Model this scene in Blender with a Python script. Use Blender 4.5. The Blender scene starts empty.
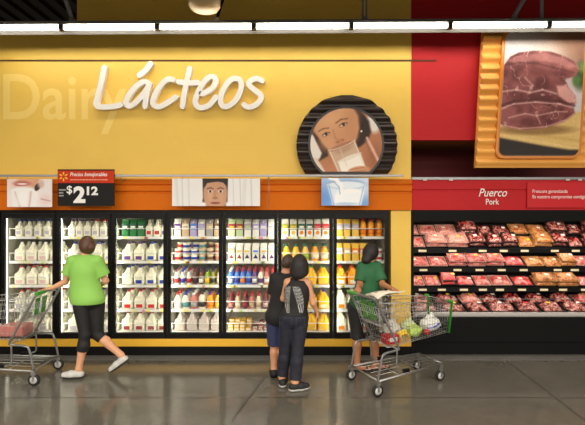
import bpy, bmesh, math, random
import numpy as np
from mathutils import Vector, Matrix
random.seed(7)
C = bpy.context.scene.collection
PI = math.pi
CAMD, CAMZ, FOC = 6.084, 2.0, 435.0

# ---------------------------------------------------------------- helpers
def X(px, y=0.0): return (px - 292.5) * (CAMD + y) / FOC
def Z(py, y=0.0): return CAMZ - (py - 212.5) * (CAMD + y) / FOC

def lin(c):
    r = []
    for v in c[:3]:
        v = v / 255.0
        r.append(v / 12.92 if v <= 0.04045 else ((v + 0.055) / 1.055) ** 2.4)
    return (r[0], r[1], r[2], 1.0)

MATS = {}
def mat(name, col, rough=0.5, metal=0.0, spec=0.5, var=0.0, scale=8.0, coat=0.0, emit=0.0, bump=0.0, sss=0.0):
    if name in MATS: return MATS[name]
    m = bpy.data.materials.new(name); m.use_nodes = True
    nt = m.node_tree; b = nt.nodes['Principled BSDF']
    b.inputs['Base Color'].default_value = lin(col)
    b.inputs['Roughness'].default_value = rough
    b.inputs['Metallic'].default_value = metal
    b.inputs['Specular IOR Level'].default_value = spec
    b.inputs['Coat Weight'].default_value = coat
    b.inputs['Coat Roughness'].default_value = 0.12
    if emit > 0:
        b.inputs['Emission Color'].default_value = lin(col)
        b.inputs['Emission Strength'].default_value = emit
    if var > 0 or bump > 0:
        tc = nt.nodes.new('ShaderNodeTexCoord')
        n = nt.nodes.new('ShaderNodeTexNoise'); n.inputs['Scale'].default_value = scale; n.inputs['Detail'].default_value = 4
        nt.links.new(tc.outputs['Object'], n.inputs['Vector'])
        if var > 0:
            h = nt.nodes.new('ShaderNodeHueSaturation'); h.inputs['Color'].default_value = lin(col)
            mr = nt.nodes.new('ShaderNodeMapRange')
            mr.inputs['From Min'].default_value = 0.3; mr.inputs['From Max'].default_value = 0.7
            mr.inputs['To Min'].default_value = 1 - var; mr.inputs['To Max'].default_value = 1 + var
            nt.links.new(n.outputs['Fac'], mr.inputs['Value'])
            nt.links.new(mr.outputs['Result'], h.inputs['Value'])
            nt.links.new(h.outputs['Color'], b.inputs['Base Color'])
        if bump > 0:
            bp = nt.nodes.new('ShaderNodeBump'); bp.inputs['Strength'].default_value = bump; bp.inputs['Distance'].default_value = 0.01
            nt.links.new(n.outputs['Fac'], bp.inputs['Height']); nt.links.new(bp.outputs['Normal'], b.inputs['Normal'])
    MATS[name] = m
    return m

def ramp_mat(name, stops, scale=20, rough=0.3, coat=0.5, dist=1.0, bump=0.3, detail=5, stretch=(1,1,1)):
    if name in MATS: return MATS[name]
    m = bpy.data.materials.new(name); m.use_nodes = True
    nt = m.node_tree; b = nt.nodes['Principled BSDF']
    tc = nt.nodes.new('ShaderNodeTexCoord'); oi = nt.nodes.new('ShaderNodeObjectInfo')
    mp = nt.nodes.new('ShaderNodeMapping'); mp.inputs['Scale'].default_value = stretch
    sc = nt.nodes.new('ShaderNodeMath'); sc.operation = 'MULTIPLY'; sc.inputs[1].default_value = 37.0
    nt.links.new(oi.outputs['Random'], sc.inputs[0]); nt.links.new(sc.outputs[0], mp.inputs['Location'])
    n = nt.nodes.new('ShaderNodeTexNoise'); n.inputs['Scale'].default_value = scale; n.inputs['Detail'].default_value = detail
    n.inputs['Distortion'].default_value = dist
    nt.links.new(tc.outputs['Object'], mp.inputs['Vector']); nt.links.new(mp.outputs['Vector'], n.inputs['Vector'])
    r = nt.nodes.new('ShaderNodeValToRGB'); els = r.color_ramp.elements
    while len(els) < len(stops): els.new(0.5)
    for e, (p, c) in zip(els, stops): e.position = p; e.color = lin(c)
    nt.links.new(n.outputs['Fac'], r.inputs['Fac']); nt.links.new(r.outputs['Color'], b.inputs['Base Color'])
    bp = nt.nodes.new('ShaderNodeBump'); bp.inputs['Strength'].default_value = bump; bp.inputs['Distance'].default_value = 0.01
    nt.links.new(n.outputs['Fac'], bp.inputs['Height']); nt.links.new(bp.outputs['Normal'], b.inputs['Normal'])
    b.inputs['Roughness'].default_value = rough; b.inputs['Coat Weight'].default_value = coat; b.inputs['Coat Roughness'].default_value = 0.1
    MATS[name] = m
    return m

def vc_mat(name, rough=0.45, coat=0.0):
    if name in MATS: return MATS[name]
    m = bpy.data.materials.new(name); m.use_nodes = True
    nt = m.node_tree; b = nt.nodes['Principled BSDF']
    a = nt.nodes.new('ShaderNodeAttribute'); a.attribute_name = 'print'
    nt.links.new(a.outputs['Color'], b.inputs['Base Color'])
    b.inputs['Roughness'].default_value = rough; b.inputs['Coat Weight'].default_value = coat
    MATS[name] = m
    return m

def lamp_mat(name, col, strength):
    if name in MATS: return MATS[name]
    m = bpy.data.materials.new(name); m.use_nodes = True
    nt = m.node_tree; nt.nodes.remove(nt.nodes['Principled BSDF'])
    e = nt.nodes.new('ShaderNodeEmission'); e.inputs['Color'].default_value = lin(col); e.inputs['Strength'].default_value = strength
    nt.links.new(e.outputs[0], nt.nodes['Material Output'].inputs['Surface'])
    MATS[name] = m
    return m

def glass_mat(name, refl=0.06, tint=(255, 255, 255), rough=0.01):
    if name in MATS: return MATS[name]
    m = bpy.data.materials.new(name); m.use_nodes = True
    nt = m.node_tree; nt.nodes.remove(nt.nodes['Principled BSDF'])
    t = nt.nodes.new('ShaderNodeBsdfTransparent'); t.inputs['Color'].default_value = lin(tint)
    g = nt.nodes.new('ShaderNodeBsdfGlossy'); g.inputs['Roughness'].default_value = rough
    mx = nt.nodes.new('ShaderNodeMixShader'); fr = nt.nodes.new('ShaderNodeFresnel'); fr.inputs['IOR'].default_value = 1.45
    gm = nt.nodes.new('ShaderNodeNewGeometry'); io = nt.nodes.new('ShaderNodeMath'); io.operation = 'MULTIPLY_ADD'; io.inputs[1].default_value = 1/1.45-1.45; io.inputs[2].default_value = 1.45
    nt.links.new(gm.outputs['Backfacing'], io.inputs[0]); nt.links.new(io.outputs[0], fr.inputs['IOR'])
    ml = nt.nodes.new('ShaderNodeMath'); ml.operation = 'MULTIPLY'; ml.inputs[1].default_value = refl / 0.04
    nt.links.new(fr.outputs[0], ml.inputs[0]); nt.links.new(ml.outputs[0], mx.inputs[0])
    nt.links.new(t.outputs[0], mx.inputs[1]); nt.links.new(g.outputs[0], mx.inputs[2])
    nt.links.new(mx.outputs[0], nt.nodes['Material Output'].inputs['Surface'])
    MATS[name] = m
    return m

def box(bm, x0, x1, y0, y1, z0, z1, mi=0):
    vs = [bm.verts.new(p) for p in ((x0,y0,z0),(x1,y0,z0),(x1,y1,z0),(x0,y1,z0),(x0,y0,z1),(x1,y0,z1),(x1,y1,z1),(x0,y1,z1))]
    for f in ((0,3,2,1),(4,5,6,7),(0,1,5,4),(1,2,6,5),(2,3,7,6),(3,0,4,7)):
        bm.faces.new([vs[i] for i in f]).material_index = mi

def prism_xz(bm, pts, y0, y1, mi=0):
    """polygon in the x-z plane (counter-clockwise seen from -y) pushed from y0 (front) to y1"""
    a = [bm.verts.new((p[0], y0, p[1])) for p in pts]; b = [bm.verts.new((p[0], y1, p[1])) for p in pts]
    n = len(pts)
    bm.faces.new(a).material_index = mi; bm.faces.new(b[::-1]).material_index = mi
    for i in range(n):
        bm.faces.new((a[(i+1) % n], a[i], b[i], b[(i+1) % n])).material_index = mi

def prism_yz(bm, pts, x0, x1, mi=0):
    a = [bm.verts.new((x0, p[0], p[1])) for p in pts]; b = [bm.verts.new((x1, p[0], p[1])) for p in pts]
    n = len(pts)
    bm.faces.new(a[::-1]).material_index = mi; bm.faces.new(b).material_index = mi
    for i in range(n):
        bm.faces.new((a[i], a[(i+1) % n], b[(i+1) % n], b[i])).material_index = mi

def lathe(bm, prof, seg=14, cx=0, cy=0, mi=0, axis='z', cz=0):
    rings = []
    for r, h in prof:
        ring = []
        for k in range(seg):
            a = 2 * PI * k / seg; c, s = r * math.cos(a), r * math.sin(a)
            p = (cx + c, cy + s, cz + h) if axis == 'z' else ((cx + h, cy + c, cz + s) if axis == 'x' else (cx + c, cy + h, cz - s))
            ring.append(bm.verts.new(p))
        rings.append(ring)
    for a, b in zip(rings, rings[1:]):
        for k in range(seg):
            f = bm.faces.new((a[k], a[(k+1) % seg], b[(k+1) % seg], b[k])); f.material_index = mi; f.smooth = True
    bm.faces.new(rings[0][::-1]).material_index = mi; bm.faces.new(rings[-1]).material_index = mi

def tube(bm, pts, r, seg=6, mi=0, closed=False):
    pts = [Vector(p) for p in pts]; n = len(pts); rings = []
    up = Vector((0.123, 0.317, 0.94)).normalized()
    for i, p in enumerate(pts):
        if closed: d = (pts[(i+1) % n] - pts[i-1]).normalized()
        elif i == 0: d = (pts[1] - p).normalized()
        elif i == n-1: d = (p - pts[-2]).normalized()
        else: d = ((pts[i+1] - p).normalized() + (p - pts[i-1]).normalized()).normalized()
        u = d.cross(up)
        if u.length < 0.05: u = d.cross(Vector((1, 0, 0)))
        u.normalize(); v = d.cross(u)
        rings.append([bm.verts.new(p + r * (math.cos(2*PI*k/seg) * u + math.sin(2*PI*k/seg) * v)) for k in range(seg)])
    rng = range(n) if closed else range(n-1)
    for i in rng:
        a, b = rings[i], rings[(i+1) % n]
        for k in range(seg):
            f = bm.faces.new((a[k], a[(k+1) % seg], b[(k+1) % seg], b[k])); f.material_index = mi; f.smooth = True
    if not closed:
        bm.faces.new(rings[0]).material_index = mi; bm.faces.new(rings[-1][::-1]).material_index = mi

def smooth_path(pts, n=6, closed=False):
    pts = [Vector(p) for p in pts]; out = []; N = len(pts)
    for i in range(N if closed else N-1):
        if closed: p0, p1, p2, p3 = pts[i-1], pts[i], pts[(i+1) % N], pts[(i+2) % N]
        else: p0, p1, p2, p3 = pts[max(i-1, 0)], pts[i], pts[i+1], pts[min(i+2, N-1)]
        for k in range(n):
            t = k / n
            out.append(0.5 * ((2*p1) + (p2-p0)*t + (2*p0-5*p1+4*p2-p3)*t*t + (3*p1-p0-3*p2+p3)*t**3))
    if not closed: out.append(pts[-1])
    return out

def new_mesh(name, bm, mats, fix=True):
    me = bpy.data.meshes.new(name)
    if fix: bmesh.ops.recalc_face_normals(bm, faces=bm.faces[:])
    bm.to_mesh(me); bm.free()
    for m in (mats if isinstance(mats, (list, tuple)) else [mats]): me.materials.append(m)
    return me

def obj(name, bm, mats, parent=None, world=True, bev=0.0, seg=2, fix=True):
    """one mesh object; with world=True the shape is in world coordinates and is shifted under its parent"""
    me = new_mesh(name, bm, mats, fix) if isinstance(bm, bmesh.types.BMesh) else bm
    o = bpy.data.objects.new(name, me); C.objects.link(o)
    if parent is not None:
        if world: me.transform(Matrix.Translation(-wloc(parent)))
        o.parent = parent
    if bev > 0:
        b = o.modifiers.new('bevel', 'BEVEL'); b.width = bev; b.segments = seg; b.limit_method = 'ANGLE'; b.angle_limit = math.radians(40)
    return o

def wloc(o):
    v = Vector((0, 0, 0))
    while o is not None: v += o.location; o = o.parent
    return v

def tag(o, label=None, cat=None, group=None, kind=None):
    if label: o['label'] = label
    if cat: o['category'] = cat
    if group: o['group'] = group
    if kind: o['kind'] = kind
    return o

def thing(name, label, cat, loc=(0, 0, 0), rotz=0.0, group=None):
    o = bpy.data.objects.new(name, None); C.objects.link(o); o.empty_display_size = 0.1
    o.location = loc; o.rotation_euler = (0, 0, rotz)
    return tag(o, label, cat, group)

def recenter(o):
    """put a top-level mesh's origin at the bottom centre of its shape"""
    vs = [v.co for v in o.data.vertices]
    c = Vector(((min(v.x for v in vs)+max(v.x for v in vs))/2, (min(v.y for v in vs)+max(v.y for v in vs))/2, min(v.z for v in vs)))
    o.data.transform(Matrix.Translation(-c)); o.location = c
    return o

def struct(name, bm, m, parent=None, label=None, bev=0.0):
    o = obj(name, bm, m, parent, bev=bev)
    if parent is None:
        o['kind'] = 'structure'
        if label: o['label'] = label
    return o

def copy_tree(o, parent=None):
    c = o.copy(); C.objects.link(c)
    if parent is not None: c.parent = parent
    for ch in list(o.children): copy_tree(ch, c)
    return c

BM = bmesh.new

def text_mesh(body, x0, x1, z0, z1, y, depth=0.004, shear=0.0, bold=0.0, m=None, name='lettering', keep=False):
    """lettering fitted into the box x0..x1, z0..z1, its face at y"""
    cu = bpy.data.curves.new('txt', 'FONT'); cu.body = body; cu.extrude = 0.02; cu.offset = bold; cu.shear = shear; cu.resolution_u = 4
    o = bpy.data.objects.new('txt', cu); C.objects.link(o)
    dg = bpy.context.evaluated_depsgraph_get(); dg.update()
    me = bpy.data.meshes.new_from_object(o.evaluated_get(dg))
    bpy.data.objects.remove(o); bpy.data.curves.remove(cu)
    co = np.array([v.co[:] for v in me.vertices])
    mn, mx = co.min(0), co.max(0)
    sx = (x1-x0)/(mx[0]-mn[0]); sz = (z1-z0)/(mx[1]-mn[1])
    for v in me.vertices:
        p = v.co
        v.co = (x0 + (p.x-mn[0])*sx, y + (depth if p.z < 0 else 0), z0 + (p.y-mn[1])*sz)
    me.name = name; me.materials.clear(); me.materials.append(m)
    return me

# -------------------------------------------------- implicit surfaces -> mesh
def surfnet(F, org, h):
    s = F < 0; nx, ny, nz = F.shape
    cs = [(i, j, k) for i in (0, 1) for j in (0, 1) for k in (0, 1)]
    def sl(A, c): return A[c[0]:nx-1+c[0], c[1]:ny-1+c[1], c[2]:nz-1+c[2]]
    cnt = sum(sl(s, c).astype(np.int8) for c in cs)
    act = (cnt > 0) & (cnt < 8)
    idx = np.argwhere(act)
    P = np.zeros((len(idx), 3)); W = np.zeros(len(idx))
    I = tuple(idx.T)
    for a in cs:
        for ax in range(3):
            if a[ax] == 0:
                b = list(a); b[ax] = 1
                fa = F[I[0]+a[0], I[1]+a[1], I[2]+a[2]]; fb = F[I[0]+b[0], I[1]+b[1], I[2]+b[2]]
                m = (fa < 0) != (fb < 0)
                t = np.where(m, fa / np.where(m, fa-fb, 1), 0)
                q = np.tile(np.array(a, float), (len(idx), 1)); q[:, ax] += t
                P += q * m[:, None]; W += m
    P = (P / W[:, None] + idx) * h + np.array(org)
    vid = -np.ones(act.shape, int); vid[I] = np.arange(len(idx))
    faces = []
    for ax in range(3):
        o1, o2 = [(1, 2), (2, 0), (0, 1)][ax]
        lo = [slice(None)]*3; hi = [slice(None)]*3
        lo[ax] = slice(0, -1); hi[ax] = slice(1, None)
        e = np.argwhere(s[tuple(lo)] != s[tuple(hi)])
        e = e[(e[:, o1] > 0) & (e[:, o2] > 0) & (e[:, o1] < F.shape[o1]-1) & (e[:, o2] < F.shape[o2]-1)]
        if not len(e): continue
        def cell(d1, d2):
            q = e.copy(); q[:, o1] -= d1; q[:, o2] -= d2
            return vid[q[:, 0], q[:, 1], q[:, 2]]
        q = np.stack([cell(1, 1), cell(0, 1), cell(0, 0), cell(1, 0)], 1)
        ins = s[e[:, 0], e[:, 1], e[:, 2]]
        q[~ins] = q[~ins][:, ::-1]
        faces.append(q)
    return P, np.concatenate(faces)

def rotz2(p, a):
    c, s = math.cos(a), math.sin(a); return (c*p[0]-s*p[1], s*p[0]+c*p[1], p[2])

def sdf_mesh(name, prims, h, mats, cuts=(), subs=(), pad=0.02, relax=0):
    """prims: ('c',a,b,ra,rb,k) capsule, ('f',a,b,ra,rb,k) flat-ended, ('e',c,(rx,ry,rz),yaw,k) ellipsoid, ('b',c,(hx,hy,hz),round,yaw,k) box"""
    lo = np.full(3, 1e9); hi = -lo; bbs = []
    for p in prims:
        if p[0] in 'cf':
            r = max(p[3], p[4]); a, b = np.array(p[1], float), np.array(p[2], float)
            l, u = np.minimum(a, b)-r, np.maximum(a, b)+r
        else:
            R = np.array(p[2], float); yaw = p[3] if p[0] == 'e' else p[4]
            if yaw: R = np.array([math.hypot(R[0], R[1])]*2 + [R[2]])
            l, u = np.array(p[1])-R, np.array(p[1])+R
        bbs.append((l, u)); lo = np.minimum(lo, l); hi = np.maximum(hi, u)
    lo -= pad; hi += pad
    n = np.ceil((hi-lo)/h).astype(int)+1
    F = np.full(n, 0.5)
    ax = [lo[i]+h*np.arange(n[i]) for i in range(3)]
    def field(p, gx, gy, gz):
        if p[0] in 'cf':
            a, b = np.array(p[1], float), np.array(p[2], float); d = b-a; L2 = max(d@d, 1e-12)
            t0 = ((gx-a[0])*d[0]+(gy-a[1])*d[1]+(gz-a[2])*d[2])/L2
            t = np.clip(t0, 0, 1)
            q = np.sqrt((gx-a[0]-t*d[0])**2+(gy-a[1]-t*d[1])**2+(gz-a[2]-t*d[2])**2)-(p[3]+(p[4]-p[3])*t)
            if p[0] == 'f': q = np.maximum(q, (t0-1)*math.sqrt(L2))
            return q
        yaw = p[3] if p[0] == 'e' else p[4]
        c = p[1]; dx, dy, dz = gx-c[0], gy-c[1], gz-c[2]
        if yaw:
            co, si = math.cos(yaw), math.sin(yaw); dx, dy = co*dx+si*dy, -si*dx+co*dy
        if p[0] == 'e':
            r = p[2]
            k0 = np.sqrt((dx/r[0])**2+(dy/r[1])**2+(dz/r[2])**2); k1 = np.sqrt((dx/r[0]**2)**2+(dy/r[1]**2)**2+(dz/r[2]**2)**2)
            return k0*(k0-1)/np.maximum(k1, 1e-6)
        rr = p[3]; qx, qy, qz = np.abs(dx)-p[2][0]+rr, np.abs(dy)-p[2][1]+rr, np.abs(dz)-p[2][2]+rr
        return np.sqrt(np.maximum(qx, 0)**2+np.maximum(qy, 0)**2+np.maximum(qz, 0)**2)+np.minimum(np.maximum(qx, np.maximum(qy, qz)), 0)-rr
    def grid(l, u, m):
        i0 = np.maximum(((l-m-lo)/h).astype(int), 0); i1 = np.minimum(((u+m-lo)/h).astype(int)+2, n)
        g = [ax[i][i0[i]:i1[i]] for i in range(3)]
        return tuple(slice(i0[i], i1[i]) for i in range(3)), g[0][:, None, None], g[1][None, :, None], g[2][None, None, :]
    for p, (l, u) in zip(prims, bbs):
        k = p[-1]; S, gx, gy, gz = grid(l, u, k+3*h)
        d = field(p, gx, gy, gz)
        A = F[S]
        if k > 0:
            hh = np.clip(0.5+0.5*(A-d)/k, 0, 1)
            F[S] = A*(1-hh)+d*hh-k*hh*(1-hh)
        else: F[S] = np.minimum(A, d)
    for p in subs:
        F = np.maximum(F, -field(p, ax[0][:, None, None], ax[1][None, :, None], ax[2][None, None, :]))
    for (pt, nr) in cuts:
        nr = np.array(nr, float); nr /= np.linalg.norm(nr)
        F = np.maximum(F, (ax[0][:, None, None]-pt[0])*nr[0]+(ax[1][None, :, None]-pt[1])*nr[1]+(ax[2][None, None, :]-pt[2])*nr[2])
    P, Q = surfnet(F, lo, h)
    for _ in range(relax):
        acc = np.zeros_like(P); w = np.zeros(len(P))
        for i in range(4):
            np.add.at(acc, Q[:, i], P[Q[:, (i+1) % 4]]+P[Q[:, i-1]]); np.add.at(w, Q[:, i], 2)
        P = 0.5*P+0.5*acc/np.maximum(w, 1)[:, None]
    me = bpy.data.meshes.new(name)
    me.from_pydata(P.tolist(), [], Q.tolist()); me.update()
    me.polygons.foreach_set('use_smooth', [True]*len(me.polygons))
    for m in (mats if isinstance(mats, (list, tuple)) else [mats]): me.materials.append(m)
    return me

# -------------------------------------------------- printed pictures (flat prints)
class Print:
    """a printed picture drawn in the photograph's pixel frame, as the colours of a fine mesh"""
    def __init__(s, x0, x1, y0, y1, res, bg):
        s.x0, s.x1, s.y0, s.y1 = x0, x1, y0, y1
        s.nx = max(2, int((x1-x0)*res)); s.ny = max(2, int((y1-y0)*res))
        s.gx, s.gy = np.meshgrid(np.linspace(x0, x1, s.nx), np.linspace(y0, y1, s.ny))
        s.a = np.zeros((s.ny, s.nx, 3)); s.a[:] = bg
    def mix(s, m, col): s.a = s.a*(1-m[..., None])+np.array(col, float)*m[..., None]
    def ell(s, cx, cy, rx, ry, col, ang=0, soft=0.15, al=1.0):
        a = math.radians(ang); dx, dy = s.gx-cx, s.gy-cy
        u, v = (dx*math.cos(a)+dy*math.sin(a))/rx, (-dx*math.sin(a)+dy*math.cos(a))/ry
        s.mix(np.clip((1+soft-np.sqrt(u*u+v*v))/(2*soft), 0, 1)*al, col)
    def poly(s, pts, col, soft=0.6, al=1.0):
        ins = np.zeros(s.gx.shape, bool); dm = np.full(s.gx.shape, 1e9); n = len(pts)
        for i in range(n):
            (xa, ya), (xb, yb) = pts[i], pts[(i+1) % n]
            c = ((ya > s.gy) != (yb > s.gy)) & (s.gx < (xb-xa)*(s.gy-ya)/((yb-ya) or 1e-9)+xa); ins ^= c
            L = max((xb-xa)**2+(yb-ya)**2, 1e-9); t = np.clip(((s.gx-xa)*(xb-xa)+(s.gy-ya)*(yb-ya))/L, 0, 1)
            dm = np.minimum(dm, np.hypot(s.gx-xa-t*(xb-xa), s.gy-ya-t*(yb-ya)))
        s.mix(np.clip(0.5+np.where(ins, dm, -dm)/(2*soft), 0, 1)*al, col)
    def line(s, pts, w, col, soft=0.5, al=1.0):
        for (xa, ya), (xb, yb) in zip(pts, pts[1:]):
            L = max((xb-xa)**2+(yb-ya)**2, 1e-9); t = np.clip(((s.gx-xa)*(xb-xa)+(s.gy-ya)*(yb-ya))/L, 0, 1)
            d = np.hypot(s.gx-xa-t*(xb-xa), s.gy-ya-t*(yb-ya))
            s.mix(np.clip(0.5+(w/2-d)/(2*soft), 0, 1)*al, col)
    def grain(s, amt, cell=3, seed=1):
        r = np.random.RandomState(seed); k = r.rand(s.ny//cell+2, s.nx//cell+2)
        yi, xi = np.linspace(0, k.shape[0]-1.01, s.ny), np.linspace(0, k.shape[1]-1.01, s.nx)
        y0, x0 = yi.astype(int), xi.astype(int); fy, fx = (yi-y0)[:, None], (xi-x0)[None, :]
        v = (k[y0][:, x0]*(1-fy)*(1-fx)+k[y0+1][:, x0]*fy*(1-fx)+k[y0][:, x0+1]*(1-fy)*fx+k[y0+1][:, x0+1]*fy*fx)-0.5
        s.a = s.a*(1+amt*v[..., None]*2)
    def mesh(s, name, y, mask=None, thick=0.006, back=None, warp=None):
        """mesh at depth y; mask(px,py) keeps cells; warp maps (px,py) to other pixel positions"""
        xs, ys = s.gx, s.gy
        if warp: xs, ys = warp(xs, ys)
        wx = (xs-292.5)*(CAMD+y)/FOC; wz = CAMZ-(ys-212.5)*(CAMD+y)/FOC
        co = np.stack([wx, np.full(wx.shape, y), wz], -1).reshape(-1, 3)
        id_ = np.arange(s.nx*s.ny).reshape(s.ny, s.nx)
        q = np.stack([id_[1:, :-1], id_[1:, 1:], id_[:-1, 1:], id_[:-1, :-1]], -1).reshape(-1, 4)
        if mask is not None:
            mk = mask(s.gx, s.gy).reshape(-1); q = q[mk[q].all(1)]
        used = np.unique(q); re = -np.ones(len(co), int); re[used] = np.arange(len(used))
        me = bpy.data.meshes.new(name); me.from_pydata(co[used].tolist(), [], re[q].tolist())
        at = me.color_attributes.new('print', 'FLOAT_COLOR', 'POINT')
        c = np.clip(s.a, 0, 255).reshape(-1, 3)[used]/255
        l = np.where(c <= 0.04045, c/12.92, ((c+0.055)/1.055)**2.4)
        at.data.foreach_set('color', np.concatenate([l, np.ones((len(l), 1))], 1).astype(np.float32).ravel())
        me.update()
        return me
# ================================================================ materials of the place
YEL = mat('yellow_paint', (238, 196, 84), 0.55, var=0.02, scale=3)
YEL2 = mat('faint_yellow_paint', (246, 212, 116), 0.55)
ORA = mat('orange_paint', (212, 106, 4), 0.65, spec=0.2, var=0.02, scale=4)
RED = mat('red_paint', (190, 32, 38), 0.6, spec=0.25, var=0.02, scale=3)
RED2 = mat('bright_red_print', (202, 34, 42), 0.5, spec=0.3)
BLK = mat('black_metal', (9, 8, 8), 0.4, spec=0.25)
BLK2 = mat('matt_black', (7, 6, 6), 0.65, spec=0.2)
GRY = mat('grey_metal', (150, 150, 152), 0.35, metal=0.6)
WHT = mat('white_enamel', (236, 234, 228), 0.4)
LETW = mat('letter_white', (246, 243, 238), 0.4)
LINER = mat('cabinet_liner', (158, 156, 140), 0.5)
DECK = mat('brown_steel_deck', (44, 32, 24), 0.7, var=0.15, scale=2)
CHROME = mat('zinc_wire', (176, 176, 174), 0.28, metal=0.85)
GREENP = mat('green_plastic', (52, 150, 40), 0.35)
RUBBER = mat('black_rubber', (26, 26, 26), 0.7)
TICKET = mat('cream_ticket', (236, 220, 180), 0.5)

# polished concrete
def floor_mat():
    m = bpy.data.materials.new('polished_concrete'); m.use_nodes = True
    nt = m.node_tree; b = nt.nodes['Principled BSDF']; L = nt.links.new
    tc = nt.nodes.new('ShaderNodeTexCoord')
    n1 = nt.nodes.new('ShaderNodeTexNoise'); n1.inputs['Scale'].default_value = 0.9; n1.inputs['Detail'].default_value = 6; n1.inputs['Roughness'].default_value = 0.6
    n2 = nt.nodes.new('ShaderNodeTexNoise'); n2.inputs['Scale'].default_value = 14; n2.inputs['Detail'].default_value = 8
    L(tc.outputs['Object'], n1.inputs['Vector']); L(tc.outputs['Object'], n2.inputs['Vector'])
    ad = nt.nodes.new('ShaderNodeMath'); ad.operation = 'MULTIPLY_ADD'; ad.inputs[1].default_value = 0.35
    L(n2.outputs['Fac'], ad.inputs[0]); L(n1.outputs['Fac'], ad.inputs[2])
    r = nt.nodes.new('ShaderNodeValToRGB'); e = r.color_ramp.elements
    e[0].position = 0.42; e[0].color = lin((80, 77, 69)); e[1].position = 0.95; e[1].color = lin((103, 99, 89))
    L(ad.outputs[0], r.inputs['Fac']); L(r.outputs['Color'], b.inputs['Base Color'])
    mr = nt.nodes.new('ShaderNodeMapRange'); mr.inputs['To Min'].default_value = 0.09; mr.inputs['To Max'].default_value = 0.21
    L(n1.outputs['Fac'], mr.inputs['Value']); L(mr.outputs['Result'], b.inputs['Roughness'])
    b.inputs['Specular IOR Level'].default_value = 0.55
    bp = nt.nodes.new('ShaderNodeBump'); bp.inputs['Strength'].default_value = 0.03; bp.inputs['Distance'].default_value = 0.01
    L(n2.outputs['Fac'], bp.inputs['Height']); L(bp.outputs['Normal'], b.inputs['Normal'])
    return m

# ================================================================ setting
XL, XR = -6.5, 7.0
XC = X(411)                                  # where yellow turns to red
bm = BM(); box(bm, XL, XR, -10, 8.5, -0.12, 0); struct('floor', bm, floor_mat())
bm = BM(); box(bm, XL, XR, -0.20, -0.0, 0.0, 0.0015); struct('trim_5', bm, mat('pale_concrete', (106, 104, 100), 0.3, var=0.05), label='pale concrete strip along the foot of the cases')
JNT = mat('saw_cut_joint', (58, 56, 51), 0.5)
def joint(n, a, b, w=0.016):
    a, b = Vector((a[0], a[1], 0)), Vector((b[0], b[1], 0)); d = (b-a).normalized(); s = Vector((-d.y, d.x, 0))*w/2
    bm = BM(); vs = [bm.verts.new(p+Vector((0, 0, 0.0008))) for p in (a-s, b-s, b+s, a+s)]; bm.faces.new(vs)
    struct(n, bm, JNT, label='saw-cut joint in the concrete floor')
joint('trim_6', (XL, -1.37), (XR, -1.40)); joint('trim_7', (-0.16, -0.02), (-1.5, -6.0)); joint('trim_8', (2.9, -0.02), (2.62, -6.0))

ztop = Z(210)                                # top of the black cases
zor = Z(179.5)
xl_hi = X(77)
# wall above the coolers, in two heights; the left end stops low and shows the roof deck behind
zg = Z(60.5)
bm = BM(); box(bm, XL, xl_hi, 0, 0.12, zor, 4.66); box(bm, xl_hi, XC, 0, 0.12, zor, 5.75)
wall = struct('wall_back', bm, YEL)
bm = BM(); box(bm, XL, X(436), -0.022, 0, zg+0.006, 4.64); struct('trim_1', bm, YEL, label='projecting yellow band along the top of the wall')
bm = BM(); box(bm, XC, X(436)+0.001, -0.023, -0.0005, zg+0.005, 4.641); struct('trim_2', bm, RED, label='red end of the projecting top band')
bm = BM(); box(bm, XL, X(436), -0.012, 0, zg-0.012, zg+0.006); struct('trim_3', bm, mat('brown_joint', (96, 58, 20), 0.6), label='dark joint line across the wall')
# orange fascia with two grooves
prof = [(0.0, zor), (-0.05, zor), (-0.05, Z(184)), (-0.02, Z(184.6)), (-0.02, Z(185.4)), (-0.045, Z(186)), (-0.045, Z(191)), (-0.015, Z(191.6)), (-0.015, Z(193)), (-0.04, Z(193.6)), (-0.04, ztop), (0.0, ztop)]
bm = BM(); prism_yz(bm, [(y, z) for y, z in prof], XL, XC); struct('trim_4', bm, ORA, label='orange fascia band above the glass doors')
# yellow pier beside the last door
xk = X(391)
bm = BM(); box(bm, xk, XC-0.002, 0, 0.9, 0.14, ztop); struct('wall_pier', bm, YEL)
# base under the coolers: yellow bumper strip over a black kick plate
bm = BM(); box(bm, XL, XC, -0.012, 0.1, Z(346.3), Z(338.8)); struct('trim_9', bm, mat('bumper_yellow', (232, 178, 52), 0.4), label='yellow bumper strip under the glass doors', bev=0.004)
bm = BM(); box(bm, XL, XC, 0.004, 0.1, 0.0, Z(346.3)); struct('trim_10', bm, BLK2, label='black kick plate under the glass doors')
# left of the first door
bm = BM(); box(bm, XL, X(1)-0.022, 0, 0.1, Z(338.8), ztop); struct('wall_left_end', bm, BLK2)
# red bulkhead with the recess over the meat case
zb = Z(140)
bm = BM(); box(bm, XC, XR, 0, 0.12, zb, 5.75); struct('wall_right_bulkhead', bm, RED)
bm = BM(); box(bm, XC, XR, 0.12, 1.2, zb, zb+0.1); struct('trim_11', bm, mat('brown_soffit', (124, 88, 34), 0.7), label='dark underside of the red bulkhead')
bm = BM(); box(bm, XC, XR, 0.95, 1.05, 2.0, zb); struct('wall_right_recess', bm, mat('shaded_recess_red', (104, 26, 30), 0.7))  # shade of the unlit recess is put into this darker red
bm = BM(); box(bm, XC-0.03, XC, 0.12, 1.2, ztop, zb+0.1); struct('trim_12', bm, mat('shaded_cheek_red', (92, 22, 24), 0.7), label='end cheek of the recess over the meat case')  # cheek colour darkened to carry the recess shade
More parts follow.
